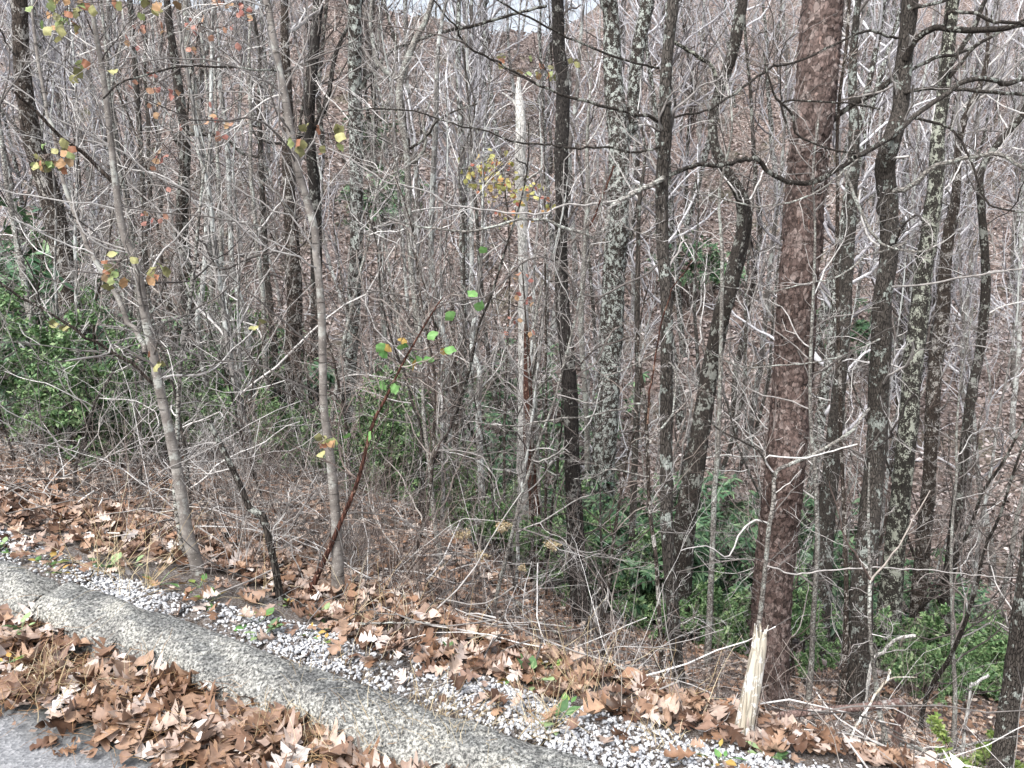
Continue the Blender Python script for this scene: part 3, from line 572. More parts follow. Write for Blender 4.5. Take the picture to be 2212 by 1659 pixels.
hero('tree', 'dark grey trunk sending long bare limbs leftward, right of the lichen covered oak', 'tree', 'grey',
 '1455,-20,25; 1447,67,25; 1439,150,25; 1437,233,26; 1438,300,27; 1430,383,27; 1430,500,26; 1434,570,26; 1440,653,26; 1440,753,26; 1440,853,26; 1439,953,26; 1440,1053,27; 1440,1140,27; 1450,1273,28; 1460,1406,29; 1468,1490,32; 1472,1535,38', Y=5.2,
 branches=[('dark', 5, 4, 0, -.5, .7, '1424,147; 1370,137; 1304,113; 1237,87; 1187,60; 1120,27; 1080,3; 1040,-20'),
  ('dark', 8, 3, 0, -.6, 1, '1437,273; 1404,253; 1370,247; 1304,230; 1220,207; 1154,180; 1104,150; 1054,123; 1004,97; 984,60; 960,30; 937,0; 920,-30'),
  ('twigdark', 4, 2, -.4, -.8, .9, '1010,102; 987,87; 904,67; 804,50; 737,23; 690,5'),
  ('dark', 6, 3, 0, -.4, 1, '1430,315; 1395,325; 1370,330; 1330,322; 1290,318; 1250,322; 1200,315; 1150,310; 1110,306; 1040,280; 980,270; 900,240; 800,237; 737,240'),
  ('twig', 6, 3, .1, -.5, .9, '1440,400; 1420,395; 1370,413; 1337,433; 1270,443; 1220,443; 1170,463; 1120,463; 1037,453; 970,443; 940,423; 887,403; 837,393; 770,353; 737,333; 680,310'),
  ('palebark', 12, 4, 0, -.5, .8, '1432,385; 1394,407; 1365,420; 1347,430; 1325,440; 1318,460; 1312,485; 1300,503; 1284,515; 1257,503; 1204,487; 1170,473; 1100,480; 1020,500; 930,495; 830,470'),
  ('red', 5, 4, -.4, -.3, .4, '1324,360; 1312,400; 1300,430; 1287,457; 1275,490'),
  ('twig', 5, 3, 0, -.4, .9, '1432,560; 1400,590; 1340,620; 1270,640; 1197,563; 1137,563; 1087,610; 1051,640; 997,650; 944,653; 870,640; 804,630; 737,620'),
  ('palebark', 5, 2, 0, -.3, .8, '1437,746; 1404,770; 1354,796; 1304,813; 1270,800; 1230,770')],
 auto=10, autolen=.7, tw='twig')
hero('sapling', 'thin dark reddish sapling in front of the dark grey trunk, forked above', 'sapling', 'brown',
 '1377,720,5; 1384,803,7; 1395,886,8; 1399,986,8; 1404,1106,9; 1417,1206,9; 1424,1323,10; 1429,1440,10; 1434,1516,11', Y=4.1, top=False, tmin=.1,
 branches=[('red', 5, 2, 0, -.1, .8, '1397,915; 1403,865; 1410,813; 1425,720; 1447,636; 1470,600; 1500,560'), ('palebark', 6, 3, 0, -.15, .9, '1396,890; 1387,872; 1337,883; 1271,900; 1214,903; 1154,915; 1087,920; 1034,913'),
  ('palebark', 5, 4, 0, .1, .6, '1402,960; 1414,943; 1447,903; 1459,853; 1457,800; 1444,783'), ('palebark', 4, 2, 0, -.1, .8, '1400,1030; 1370,1025; 1320,1015; 1275,1034; 1240,1034')], auto=22, autolen=.55, fine=1.1)
hero('leaning_tree', 'dark trunk leaning right with a black charred edge and crooked lichen limb', 'tree', 'dark',
 '1608,-20,20; 1591,83,23; 1571,150,23; 1551,207,22; 1540,267,20; 1545,317,20; 1568,367,21; 1592,405,24; 1606,440,28; 1607,490,32; 1598,540,34; 1585,590,35; 1571,640,35; 1558,686,35; 1545,753,36; 1531,820,38; 1518,903,40; 1505,986,42; 1488,1086,44; 1474,1180,46', Y=8.6,
 branches=[('charcoal', 12, 6, -.12, -.12, 0, '1612,440; 1612,480; 1604,530; 1592,580'), ('lichen2', 9, 7, 0, -.2, .5, '1552,210; 1541,150; 1508,123; 1475,103; 1440,80')], auto=12, autolen=1.0, tw='twig')
hero('pine_tree', 'big reddish brown pine trunk with scaly bark, the thickest trunk in view', 'tree', 'pine',
 '1779,-20,83; 1771,83,83; 1765,167,82; 1758,250,81; 1748,317,82; 1743,383,81; 1736,450,80; 1733,533,79; 1727,570,78; 1721,653,78; 1718,720,79; 1713,803,80; 1706,886,80; 1701,953,80; 1695,1020,80; 1688,1086,80; 1680,1156,80; 1671,1240,80; 1665,1340,79; 1661,1423,80; 1657,1510,86', sides=84, amp=.018, flare=.10)
hero('thin_tree', 'rope-thin dark stem rising just right of the pine', 'tree', 'brown',
 '1836,-20,6; 1828,100,7; 1815,200,7; 1808,300,7; 1810,400,7; 1808,533,8; 1811,720,8; 1815,853,8; 1816,953,8; 1823,1086,9; 1826,1200,9; 1828,1320,10', Y=6.4, auto=14, autolen=.6, tw='twigred')
hero('tree', 'furrowed dark trunk half hidden behind the pine on its right', 'tree', 'grey', '1845,300,22; 1838,450,24; 1831,553,26; 1825,653,27; 1818,753,28; 1811,853,29; 1801,953,31; 1791,1053,35; 1781,1156,38; 1775,1240,42', Y=9.6, auto=9, autolen=1.0)
hero('big_tree', 'large grey tree with heavy crossing limbs right of the pine', 'tree', 'grey',
 '1967,-20,34; 1958,83,32; 1951,150,34; 1945,233,32; 1932,285,38; 1918,330,42; 1911,367,40; 1918,433,38; 1921,500,36; 1918,570,36; 1905,653,38; 1903,753,40; 1898,853,41; 1895,953,42; 1885,1053,42; 1873,1173,43; 1861,1273,46; 1858,1373,50; 1845,1473,56; 1836,1550,62', sides=22,
 branches=[('dark', 12, 9, -.15, -.75, .7, '1935,290; 1891,317; 1848,340; 1808,367; 1775,387; 1741,397; 1701,393; 1661,373; 1640,348; 1620,343; 1590,350; 1558,357; 1508,357; 1474,367; 1440,385'),
  ('grey', 11, 11, -.75, -.3, .5, '1848,340; 1891,317; 1941,283; 1991,240; 2041,207; 2091,173; 2141,173; 2175,182; 2215,170; 2260,160'),
  ('palebark', 5, 3, -.65, -.8, .7, '1858,337; 1825,367; 1775,407; 1725,433; 1641,447; 1575,433; 1508,417; 1470,400'),
  ('dark', 6, 5, -.1, -.9, .6, '1941,83; 1908,75; 1875,67; 1825,87; 1768,113; 1715,137; 1675,143; 1641,163; 1575,210; 1525,240; 1475,250; 1430,262'),
  ('dark', 15, 12, 0, -.4, .6, '1955,130; 1975,90; 1995,73; 2021,60; 2058,63; 2108,65; 2158,63; 2212,53; 2260,50'),
  ('grey', 9, 6, 0, -.2, .6, '1966,25; 1981,17; 2025,7; 2070,-10'), ('dark', 8, 7, -.3, -.5, .6, '2040,62; 2045,35; 2058,27; 2108,30; 2150,50; 2175,47; 2230,60'),
  ('grey', 9, 7, 0, -.4, .7, '1945,205; 1961,200; 2008,192; 2075,193; 2141,200; 2212,203; 2260,210'),
  ('dark', 13, 10, .2, .3, .3, '1935,163; 1891,200; 1841,227; 1798,262; 1760,300'),
  ('dark', 9, 6, .2, .3, .5, '1950,155; 1975,147; 2025,123; 2068,117; 2120,90'),
  ('palebark', 12, 8, 0, -.3, .8, '1925,412; 1968,403; 2008,367; 2058,347; 2108,337; 2158,333; 2192,353; 2230,375'),
  ('dark', 6, 4, -.5, -.7, .6, '1975,255; 2025,267; 2068,290; 2091,333; 2108,377; 2128,427; 2145,447; 2212,460; 2260,470'),
  ('palebark', 8, 5, -.6, -.7, .9, '1825,370; 1845,423; 1865,467; 1891,513; 1925,537; 2001,543; 2012,530'),
  ('dark', 5, 4, -.8, -.9, .4, '1700,268; 1688,223; 1725,217; 1775,220; 1830,223; 1900,235'), ('dark', 5, 4, -.8, -.7, .5, '1688,223; 1715,253; 1718,287; 1775,317; 1835,330; 1870,335'),
  ('dark', 6, 3, -.7, -.8, .5, '1688,230; 1671,200; 1655,150; 1650,115'), ('dark', 3, 2, -.6, -.7, .6, '1688,225; 1685,180; 1690,110; 1720,60; 1740,20'),
  ('palebark', 5, 2, -.3, -.7, .8, '1960,523; 1920,540; 1871,553; 1835,583; 1795,603; 1741,613; 1675,628; 1608,625; 1555,618'),
  ('twig', 5, 4, -.1, -.5, .9, '1918,622; 2008,613; 2075,600; 2141,590; 2212,580; 2260,570'),
  ('palebark', 4, 2, -.1, -.7, .9, '1908,730; 1825,766; 1758,783; 1675,790; 1605,793; 1541,766; 1500,735; 1470,740')], auto=13, autolen=.9, tmin=.25)
hero('tree', 'forked trunk patched yellow green with lichen, right of the large grey tree', 'tree', 'lichen2',
 '2060,-20,25; 2048,100,26; 2038,200,26; 2025,300,28; 2021,400,30; 2008,500,34; 1995,586,36; 1985,686,37; 1971,786,38; 1965,886,38; 1955,986,38; 1945,1086,40; 1932,1200,42', Y=9.4,
 branches=[('dark', 11, 9, 0, -.2, .5, '2038,190; 2041,160; 2068,117; 2101,67; 2128,0; 2135,-20'), ('dark', 8, 6, 0, -.2, .5, '2045,175; 2068,147; 2108,100; 2165,67; 2220,40')], auto=14, autolen=1.2)
hero('tree', 'brown trunk tapering upward behind the yellow green lichen trunk', 'tree', 'brown', '2065,420,18; 2050,500,22; 2041,586,26; 2035,686,28; 2021,786,30; 2014,900,28; 2008,1020,26; 2000,1120,28', Y=11, auto=12, autolen=1.3)
hero('tree', 'dark crooked tree forking toward the right edge at mid height', 'tree', 'dark', '2212,240,13; 2185,277,14; 2151,317,14; 2118,373,15; 2120,450,15; 2128,560,17; 2128,653,19; 2115,770,19; 2098,853,19; 2085,960,20; 2070,1080,22', Y=10.5, auto=14, autolen=1.3)
hero('tree', 'dark trunk leaning right in the bottom right corner', 'tree', 'grey', '2290,820,30; 2255,1000,33; 2225,1200,36; 2208,1323,38; 2195,1423,38; 2181,1523,40; 2165,1640,46; 2155,1700,50', Y=4.6, auto=5, autolen=.6)
hero('sapling', 'crooked pale sapling hugging the left side of the pine low down', 'sapling', 'palebark', '1878,883,5; 1861,903,6; 1841,930,7; 1808,953,7; 1761,980,7; 1708,1003,8; 1675,1023,8; 1671,1086,9; 1661,1140,9; 1655,1206,9; 1645,1306,10; 1636,1370,10; 1628,1470,11', Y=5.2, top=False,
 branches=[('dark', 6, 3, 0, .2, .8, '1672,1030; 1661,1006; 1640,975; 1608,956; 1555,930; 1520,900'), ('twig', 4, 3, 0, -.2, .8, '1670,1022; 1655,986; 1741,990; 1791,976; 1850,960'), ('twig', 5, 2, 0, -.2, .9, '1661,1130; 1630,1125; 1600,1150; 1570,1205; 1530,1180; 1470,1190'), ('twig', 4, 2, 0, -.1, .9, '1650,1220; 1720,1240; 1790,1232; 1900,1226; 2008,1232; 2120,1245; 2212,1248')], auto=12, autolen=.5)
hero('sapling', 'thin upright sapling with paired twigs in front of the large grey tree', 'sapling', 'palebark', '1878,1000,3; 1876,1106,5; 1877,1180,6; 1879,1255,8; 1878,1330,8; 1882,1400,8; 1890,1460,9; 1900,1540,10; 1912,1600,11', Y=4.4, top=False, tmin=.2,
 branches=[('twigred', 5, 2, 0, -.1, .9, '1879,1255; 1850,1200; 1825,1160; 1808,1100; 1790,1040'), ('twigred', 5, 2, 0, -.1, .9, '1880,1258; 1910,1220; 1940,1180; 1975,1120; 2010,1060')], auto=12, autolen=.4, fine=.9)
hero('big_tree', 'wide furrowed brown trunk flecked with white, leaning left on the left side', 'tree', 'brown',
 '38,-20,30; 48,150,33; 70,300,37; 110,430,42; 135,553,42; 152,653,45; 167,753,48; 182,850,48; 195,980,50; 200,1090,54', Y=7.6, sides=22, auto=16, autolen=1.2)
hero('tree', 'dark upright furrowed trunk between the pale leaning sapling and the straight grey tree', 'tree', 'dark', '380,150,18; 392,240,20; 400,330,23; 395,430,25; 395,533,27; 412,686,32; 412,786,33; 412,886,34; 407,1000,36; 405,1090,38', Y=9.0,
 branches=[('dark', 10, 6, 0, -.2, .5, '398,330; 385,310; 378,300; 390,292; 440,290; 490,300; 520,330; 560,340')], auto=14, autolen=1.2)
hero('tree', 'broad furrowed dark brown trunk right behind the straight grey young tree', 'tree', 'brown', '622,250,24; 622,350,26; 626,450,28; 633,553,31; 637,653,34; 633,786,36; 643,920,38; 650,1020,40; 652,1100,44', Y=8.8, auto=12, autolen=1.2)
hero('tree', 'black tree with crooked limbs behind the straight grey young tree near the top', 'tree', 'charcoal', '690,-20,22; 683,60,22; 675,150,22; 668,250,24; 672,330,22; 680,420,24; 684,600,24; 684,760,26; 690,950,28', Y=11.5,
 branches=[('charcoal', 13, 7, 0, -.3, .6, '668,290; 683,270; 700,240; 712,190; 725,120; 750,60; 790,-10'), ('charcoal', 8, 4, 0, .2, .6, '672,280; 640,300; 600,310; 560,300; 540,270')], auto=14, autolen=1.4, tw='twigdark')
for (lab, pth, y) in [('thin pale grey pole with a dark kink, left of the straight grey young tree', '455,250,8; 448,450,9; 440,600,10; 427,686,10; 433,760,11; 443,820,12; 452,886,13; 458,980,13', 7.5),
  ('slim brownish grey pole, third to the right of the forked grey sapling', '470,350,7; 476,500,8; 480,620,10; 497,720,11; 507,820,11; 517,913,11; 525,1010,12', 8.0),
  ('lichen flecked slim pole, left one of a close pair near the straight grey young tree', '490,300,9; 498,480,11; 503,586,12; 530,686,12; 540,786,13; 550,853,13; 560,960,14', 8.6),
  ('lichen flecked slim pole, right one of a close pair near the straight grey young tree', '560,250,10; 566,400,12; 573,553,13; 583,653,13; 593,753,14; 600,853,14; 606,980,15', 8.9),
  ('pale mottled pole leaning left against the dark left hand thicket', '20,430,11; 43,553,13; 60,653,14; 77,740,14; 95,900,15', 6.8),
  ('slim grey pole standing behind the fork of the pale leaning sapling', '255,330,9; 262,520,10; 273,686,11; 283,766,12; 290,900,12', 7.8),
  ('narrow grey pole crusted with lichen near the top left', '280,0,12; 290,120,12; 300,260,11; 308,400,11; 315,560,11', 11),
  ('whitish lichen pole near the top between the sapling and the young tree', '400,-10,13; 405,110,13; 430,260,12; 440,380,11; 450,520,11', 12),
  ('crooked charcoal stem bending at a knot beside green heart shaped leaves', '1040,560,7; 1025,690,10; 1018,740,13; 1025,770,12; 1036,810,12; 1033,870,13; 1036,960,14; 1040,1060,15', 7.2),
  ('slight grey stem with a curled broken side branch, centre', '1000,480,6; 1003,700,7; 1000,800,8; 995,880,8; 1005,985,9; 1010,1080,9', 8.2),
  ('narrow ash grey trunk directly left of the thick lichen oak', '1270,420,10; 1262,560,11; 1255,700,12; 1262,820,12; 1268,950,12', 12),
  ('pale lichen stem between the thick oak and the dark grey trunk', '1378,560,11; 1376,700,12; 1378,830,13; 1372,960,14; 1368,1080,15', 9.8),
  ('whitish stem standing right beside the leaning dark trunk', '1560,560,8; 1555,850,9; 1550,980,10; 1543,1060,11; 1540,1150,12', 7.4)]:
    hero('thin_tree', lab, 'tree', random.choice(['palebark', 'farpale', 'grey']), pth, Y=y, auto=12, autolen=.9, amp=.06, sides=10)

# ------------------------------------------------------------------ repeats: build one of each kind, then copy it with its parts
def copy_thing(root, loc, rz, sc, label, group=None, tilt=(0, 0)):
    r = root.copy(); COL.objects.link(r); r.location = tuple(float(q) for q in loc); r.rotation_euler = (tilt[0], tilt[1], rz); r.scale = (sc, sc, sc); r['label'] = label
    if group: r['group'] = group
    for ch in root.children:
        c = ch.copy(); COL.objects.link(c); c.parent = r
        for g in ch.children:
            d = g.copy(); COL.objects.link(d); d.parent = c
    return r
USED = set()
def put(proto, loc, rz, sc, label, group=None, tilt=(0, 0)):
    if proto.name not in USED:
        USED.add(proto.name); proto.location = tuple(float(q) for q in loc); proto.rotation_euler = (tilt[0], tilt[1], rz); proto.scale = (sc, sc, sc); proto['label'] = label
        if group: proto['group'] = group
        return proto
    return copy_thing(proto, loc, rz, sc, label, group, tilt)
def drop(proto):      # an unused prototype
    if proto.name not in USED:
        for c in list(proto.children_recursive): bpy.data.objects.remove(c)
        bpy.data.objects.remove(proto)
O3 = np.zeros(3)
def proto_tree(k, h, r, bm, tm, n1, n2, n3, lo, wig=.05, l1=.35, name='forest_tree', cat='tree', up=.10, minr=.004, a1=(.5, 1.0), fork=False):
    rng = np.random.default_rng(500+k); K = 14
    p, q = grow(np.zeros((1, 3)), np.array([[rng.normal(0, .06), rng.normal(0, .06), 1.]]), np.array([h]), np.array([r]), K, wig, .12, .22, rng)
    root = empty(name, (0, 0, 0), 'bare tree', cat)
    V, F, c, rr = trunk(np.vstack([[p[0, 0]-[0, 0, .25]], p[0]]), np.r_[q[0, 0]*1.1, q[0]], 10 if r > .04 else 6, .12, .05, .3, k)
    Acc().add(V, F).build('trunk' if h > 5 else 'stem', M[bm], root)
    b1, q1 = spawn(p, q, n1, l1, a1, lo, 11, .20, up, .45, minr, rng); b2, q2 = spawn(b1, q1, n2, .5, (.4, .95), .15, 8, .24, up*.6, .5, minr*.8, rng)
    ac = Acc().add(*tubes(b1, q1, 5)); ac.add(*tubes(b2, q2, 3))
    if n3:
        b3, q3 = spawn(b2, q2, n3, .5, (.35, .9), .15, 5, .3, .03, .6, minr*.65, rng); ac.add(*tubes(b3, q3, 3))
    ac.build('crown', M[tm], root); return root
def where(u):
    for lim, ph in ((200, 'at the far left'), (440, 'around the leaning pale sapling'), (740, 'near the straight grey young tree'), (960, 'near the slim lichen trunk'),
                    (1180, 'around the bleached snag'), (1400, 'around the thick lichen oak'), (1640, 'near the leaning dark trunk'), (1880, 'beside the scaly pine')):
        if u < lim: return ph
    return 'toward the right edge'
def frust(rng, n, y0, y1, pw=1.0, margin=.04):
    y = y0+(y1-y0)*rng.uniform(0, 1, n)**pw; t = (rng.uniform(-.675-margin, .675+margin, n))*1.05; return t*y, y
# far and middle slopes
R3 = np.random.default_rng(42)
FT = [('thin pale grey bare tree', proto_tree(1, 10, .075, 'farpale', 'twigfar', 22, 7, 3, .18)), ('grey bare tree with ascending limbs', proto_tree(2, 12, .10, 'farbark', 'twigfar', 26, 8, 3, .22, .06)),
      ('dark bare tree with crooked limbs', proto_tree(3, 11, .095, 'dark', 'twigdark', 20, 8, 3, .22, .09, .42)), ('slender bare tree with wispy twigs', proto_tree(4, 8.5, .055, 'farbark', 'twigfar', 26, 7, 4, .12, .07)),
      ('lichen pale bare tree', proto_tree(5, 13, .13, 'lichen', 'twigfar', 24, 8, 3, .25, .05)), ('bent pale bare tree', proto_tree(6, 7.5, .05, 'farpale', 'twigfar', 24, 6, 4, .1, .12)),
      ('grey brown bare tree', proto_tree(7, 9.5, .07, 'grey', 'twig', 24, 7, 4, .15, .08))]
fx, fy = frust(R3, 235, 15, 47, 1.0)
for x, y in zip(fx, fy):
    k = R3.integers(0, len(FT)); z = float(gz(x, y)); u, v = proj((x, y, z+3)); s = R3.uniform(.65, 1.15)
    put(FT[k][1], (x, y, z), R3.uniform(0, 6.28), s, FT[k][0]+' on the far slope '+where(u), 'bare trees on the far slope', tuple(R3.normal(0, .05, 2)))
US = [('thin twiggy grey sapling', proto_tree(11, 4.2, .022, 'farpale', 'twig', 20, 6, 3, .15, .07, .34, 'understory_sapling', 'sapling', .06, .0022, (.6, 1.3))),
      ('spindly brown sapling', proto_tree(12, 3.4, .018, 'brown', 'twigred', 18, 6, 3, .12, .09, .36, 'understory_sapling', 'sapling', .05, .0020, (.6, 1.35))),
      ('wispy pale sapling', proto_tree(13, 5.2, .028, 'palebark', 'twig', 24, 6, 3, .15, .06, .3, 'understory_sapling', 'sapling', .05, .0022, (.7, 1.35))),
      ('crooked grey sapling', proto_tree(14, 3.0, .018, 'grey', 'twig', 18, 6, 4, .1, .14, .42, 'understory_sapling', 'sapling', .03, .0020, (.6, 1.4))),
      ('dark wiry sapling', proto_tree(15, 3.8, .020, 'dark', 'twigdark', 18, 6, 3, .15, .10, .36, 'understory_sapling', 'sapling', .05, .0022, (.6, 1.35)))]
def sap(n, y0, y1, s0, s1, zone, group, tf=None):
    x_, y_ = frust(R3, n, y0, y1)
    for x, y in zip(x_, y_):
        if tf and not tf(x, y): continue
        if y < 13 and .0 < x/y < .36 and R3.uniform() < .75: continue
        if y < 8.5 and x/y > .3 and R3.uniform() < .6: continue
        k = R3.integers(0, len(US)); z = float(gz(x, y)); u, v = proj((x, y, z+1.5))
        put(US[k][1], (x, y, z), R3.uniform(0, 6.28), R3.uniform(s0, s1), US[k][0]+' '+zone+' '+where(u), group, tuple(R3.normal(0, .10, 2)))
sap(85, 9, 17, .9, 1.7, 'in the hollow', 'saplings in the hollow')
sap(60, 5.6, 9, .6, 1.2, 'on the bank', 'saplings on the bank', lambda x, y: x*NX[0]+y*NX[1]-S0 > 1.6)
sap(24, 4.0, 5.6, .45, .75, 'on the upper bank', 'saplings on the upper bank', lambda x, y: x < 1.0 and x*NX[0]+y*NX[1]-S0 > .9)

# bare brush on the bank: many stems from one foot
def proto_brush(k, n, h, tm, sp=.5, up=.04, r=.004, sub=5):
    rng = np.random.default_rng(700+k); st = np.c_[rng.normal(0, .06*sp*2, (n, 2)), np.full(n, -.03)]
    d = np.c_[rng.normal(0, sp, (n, 2)), np.ones(n)]; p, q = grow(st, d, h*rng.uniform(.4, 1.1, n), r*rng.uniform(.6, 1.2, n), 10, .13, up, .3, rng)
    b, qb = spawn(p, q, sub, .45, (.4, 1.1), .2, 6, .2, 0, .6, .0013, rng); c, qc = spawn(b, qb, 3, .5, (.4, 1.1), .2, 4, .22, 0, .7, .0011, rng)
    root = empty('bare_shrub', (0, 0, 0), 'bare shrub', 'shrub'); ac = Acc().add(*tubes(p, q, 5))
    ac.add(*tubes(b, qb, 3)); ac.add(*tubes(c, qc, 3)); ac.build('stems', M[tm], root); return root
BR = [('tangled grey bare shrub', proto_brush(1, 14, 1.3, 'twig')), ('low brown twiggy shrub', proto_brush(2, 18, .8, 'twigred', .7)), ('dark leafless shrub', proto_brush(3, 12, 1.1, 'twigdark', .5)),
      ('arching pale briar', proto_brush(4, 10, 1.9, 'twig', .8, -.05)), ('short dry twiggy clump', proto_brush(5, 22, .55, 'twigred', .8, .02, .0028, 4)), ('leafless bush with upright stems', proto_brush(6, 12, 1.5, 'twigred', .3, .06))]
n = 0
while n < 112:
    x, y = frust(R3, 1, 2.7, 8.5 if n < 75 else 5.0); x, y = float(x[0]), float(y[0]); s = x*NX[0]+y*NX[1]-S0
    if s < .5+R3.uniform(0, .4) or (.05 < x/y < .27 and R3.uniform() < .7) or (x/y > .3 and R3.uniform() < .65): continue
    k = R3.integers(0, len(BR)); z = float(gz(x, y)); u, v = proj((x, y, z)); f = .40+.14*min(5, s)
    put(BR[k][1], (x, y, z), R3.uniform(0, 6.28), R3.uniform(.7, 1.15)*f*(.75 if u > 1400 else 1), BR[k][0]+' on the leafy bank '+where(u), 'bare shrubs on the bank'); n += 1
for x, y, rz_, sc_ in [(-2.1, 4.2, 1, .9), (-1.6, 4.4, 2.5, .9), (-2.9, 4.6, 4, 1.0), (-.9, 3.9, .5, .75), (-.2, 4.2, 3.5, .7), (-2.6, 5.2, 5.5, 1.1), (.5, 4.0, 2, .5)]:
    z = float(gz(x, y)); put(BR[3][1], (x, y, z), rz_, sc_, 'arching pale briar bending over the leafy bank '+where(proj((x, y, z))[0]), 'bare shrubs on the bank')
for x, y in zip(*frust(R3, 65, 8.5, 18)):
    k = R3.integers(0, len(BR)); z = float(gz(x, y)); u, v = proj((x, y, z)); put(BR[k][1], (x, y, z), R3.uniform(0, 6.28), R3.uniform(.8, 1.5), BR[k][0]+' down in the hollow '+where(u), 'bare shrubs in the hollow')

# evergreen shrubs
def leafT(L, wd, fold=.25, droop=.3):
    t = np.linspace(0, 1, 4); w = np.array([.12, 1, .75, .03])*wd/2; V = np.zeros((4, 3, 3))
    V[:, 0, 0] = V[:, 1, 0] = V[:, 2, 0] = t*L; V[:, 0, 1] = -w; V[:, 2, 1] = w; V[:, 1, 2] = -fold*w; V[:, :, 2] -= (droop*L*t**2)[:, None]
    i = np.arange(3)[:, None]*3+np.arange(2)[None]; return V.reshape(-1, 3), np.stack([i, i+1, i+4, i+3], -1).reshape(-1, 4)
def proto_ever(k, kind, h, wdt, nst):
    rng = np.random.default_rng(900+k); st = np.c_[rng.normal(0, .12, (nst, 2)), np.full(nst, -.05)]
    p, q = grow(st, np.c_[rng.normal(0, wdt, (nst, 2)), np.ones(nst)], h*rng.uniform(.5, 1.05, nst), np.full(nst, .011), 10, .14, .02, .3, rng)
    b, qb = spawn(p, q, 7 if kind == 'big' else 9, .5, (.4, 1.0), .3, 6, .2, .05, .6, .003, rng)
    c, qc = spawn(b, qb, 3 if kind == 'big' else 6, .5, (.4, 1.0), .3, 4, .2, .05, .6, .002, rng)
    root = empty('evergreen_shrub', (0, 0, 0), 'evergreen shrub', 'shrub')
    ac = Acc().add(*tubes(p, q, 5)); ac.add(*tubes(b, qb, 4)); ac.add(*tubes(c, qc, 3)); ac.build('stems', M['brown'], root)
    tips = np.vstack([p[:, -1], b[:, -1], c[:, -1]]); ax_ = nrm(np.vstack([p[:, -1]-p[:, -2], b[:, -1]-b[:, -2], c[:, -1]-c[:, -2]]))
    al = Acc()
    if kind == 'big':
        m = 8; T = leafT(.115, .034); pos = np.repeat(tips, m, 0); a = nrm(np.repeat(ax_, m, 0)+np.array([0, 0, .5]))
        r = rng.normal(0, 1, a.shape); side = nrm(np.cross(a, r)); d = nrm(side+a*rng.uniform(-.35, .5, (len(a), 1))); R = frames(d, a); place(al, T, pos, R, rng.uniform(.7, 1.25, len(pos)))
    else:
        m = 7; T = leafT(.042, .022, .2, .2); seg = np.vstack([np.stack([b[:, i], b[:, i+1]], 1) for i in range(2, 5)]+[np.stack([c[:, i], c[:, i+1]], 1) for i in range(3)])
        f = rng.uniform(0, 1, (len(seg), m, 1)); pos = (seg[:, None, 0]*(1-f)+seg[:, None, 1]*f).reshape(-1, 3); d = rng.normal(0, 1, pos.shape); nn = np.c_[rng.normal(0, .6, (len(pos), 2)), np.ones(len(pos))]
        place(al, T, pos, frames(d, nn), rng.uniform(.6, 1.3, len(pos)))
    al.build('foliage', M['green' if kind == 'big' else 'green2' if k < 30 else 'lime'], root); return root
EV = {'rhodo': [proto_ever(k, 'big', h, w, n) for k, h, w, n in ((1, 1.5, .55, 7), (2, 1.9, .4, 8), (3, 1.2, .8, 7))],
      'small': [proto_ever(k, 'small', h, w, n) for k, h, w, n in ((11, 1.1, .6, 6), (12, 1.5, .45, 6), (13, .8, .8, 7))], 'lime': [proto_ever(31, 'small', .75, .5, 5)]}
EVL = {'rhodo': ['glossy dark rhododendron shrub', 'tall dark rhododendron shrub', 'spreading dark rhododendron shrub'], 'small': ['small-leaved green shrub', 'airy small-leaved evergreen shrub', 'low green leafy shrub'], 'lime': ['bright lime green shrub']}
def ever(kind, u, v, Y, s, extra):
    p = P(u, v, Y); z = float(gz(p[0], Y)); k = R3.integers(0, len(EV[kind])); place_ = 'on the bank ' if Y < 9 else 'in the hollow ' if Y < 14 else 'on the far slope '
    put(EV[kind][k], (p[0], Y, z), R3.uniform(0, 6.28), s, EVL[kind][k]+' '+(extra or place_+where(u)), None if extra else 'evergreen shrubs under the trees')
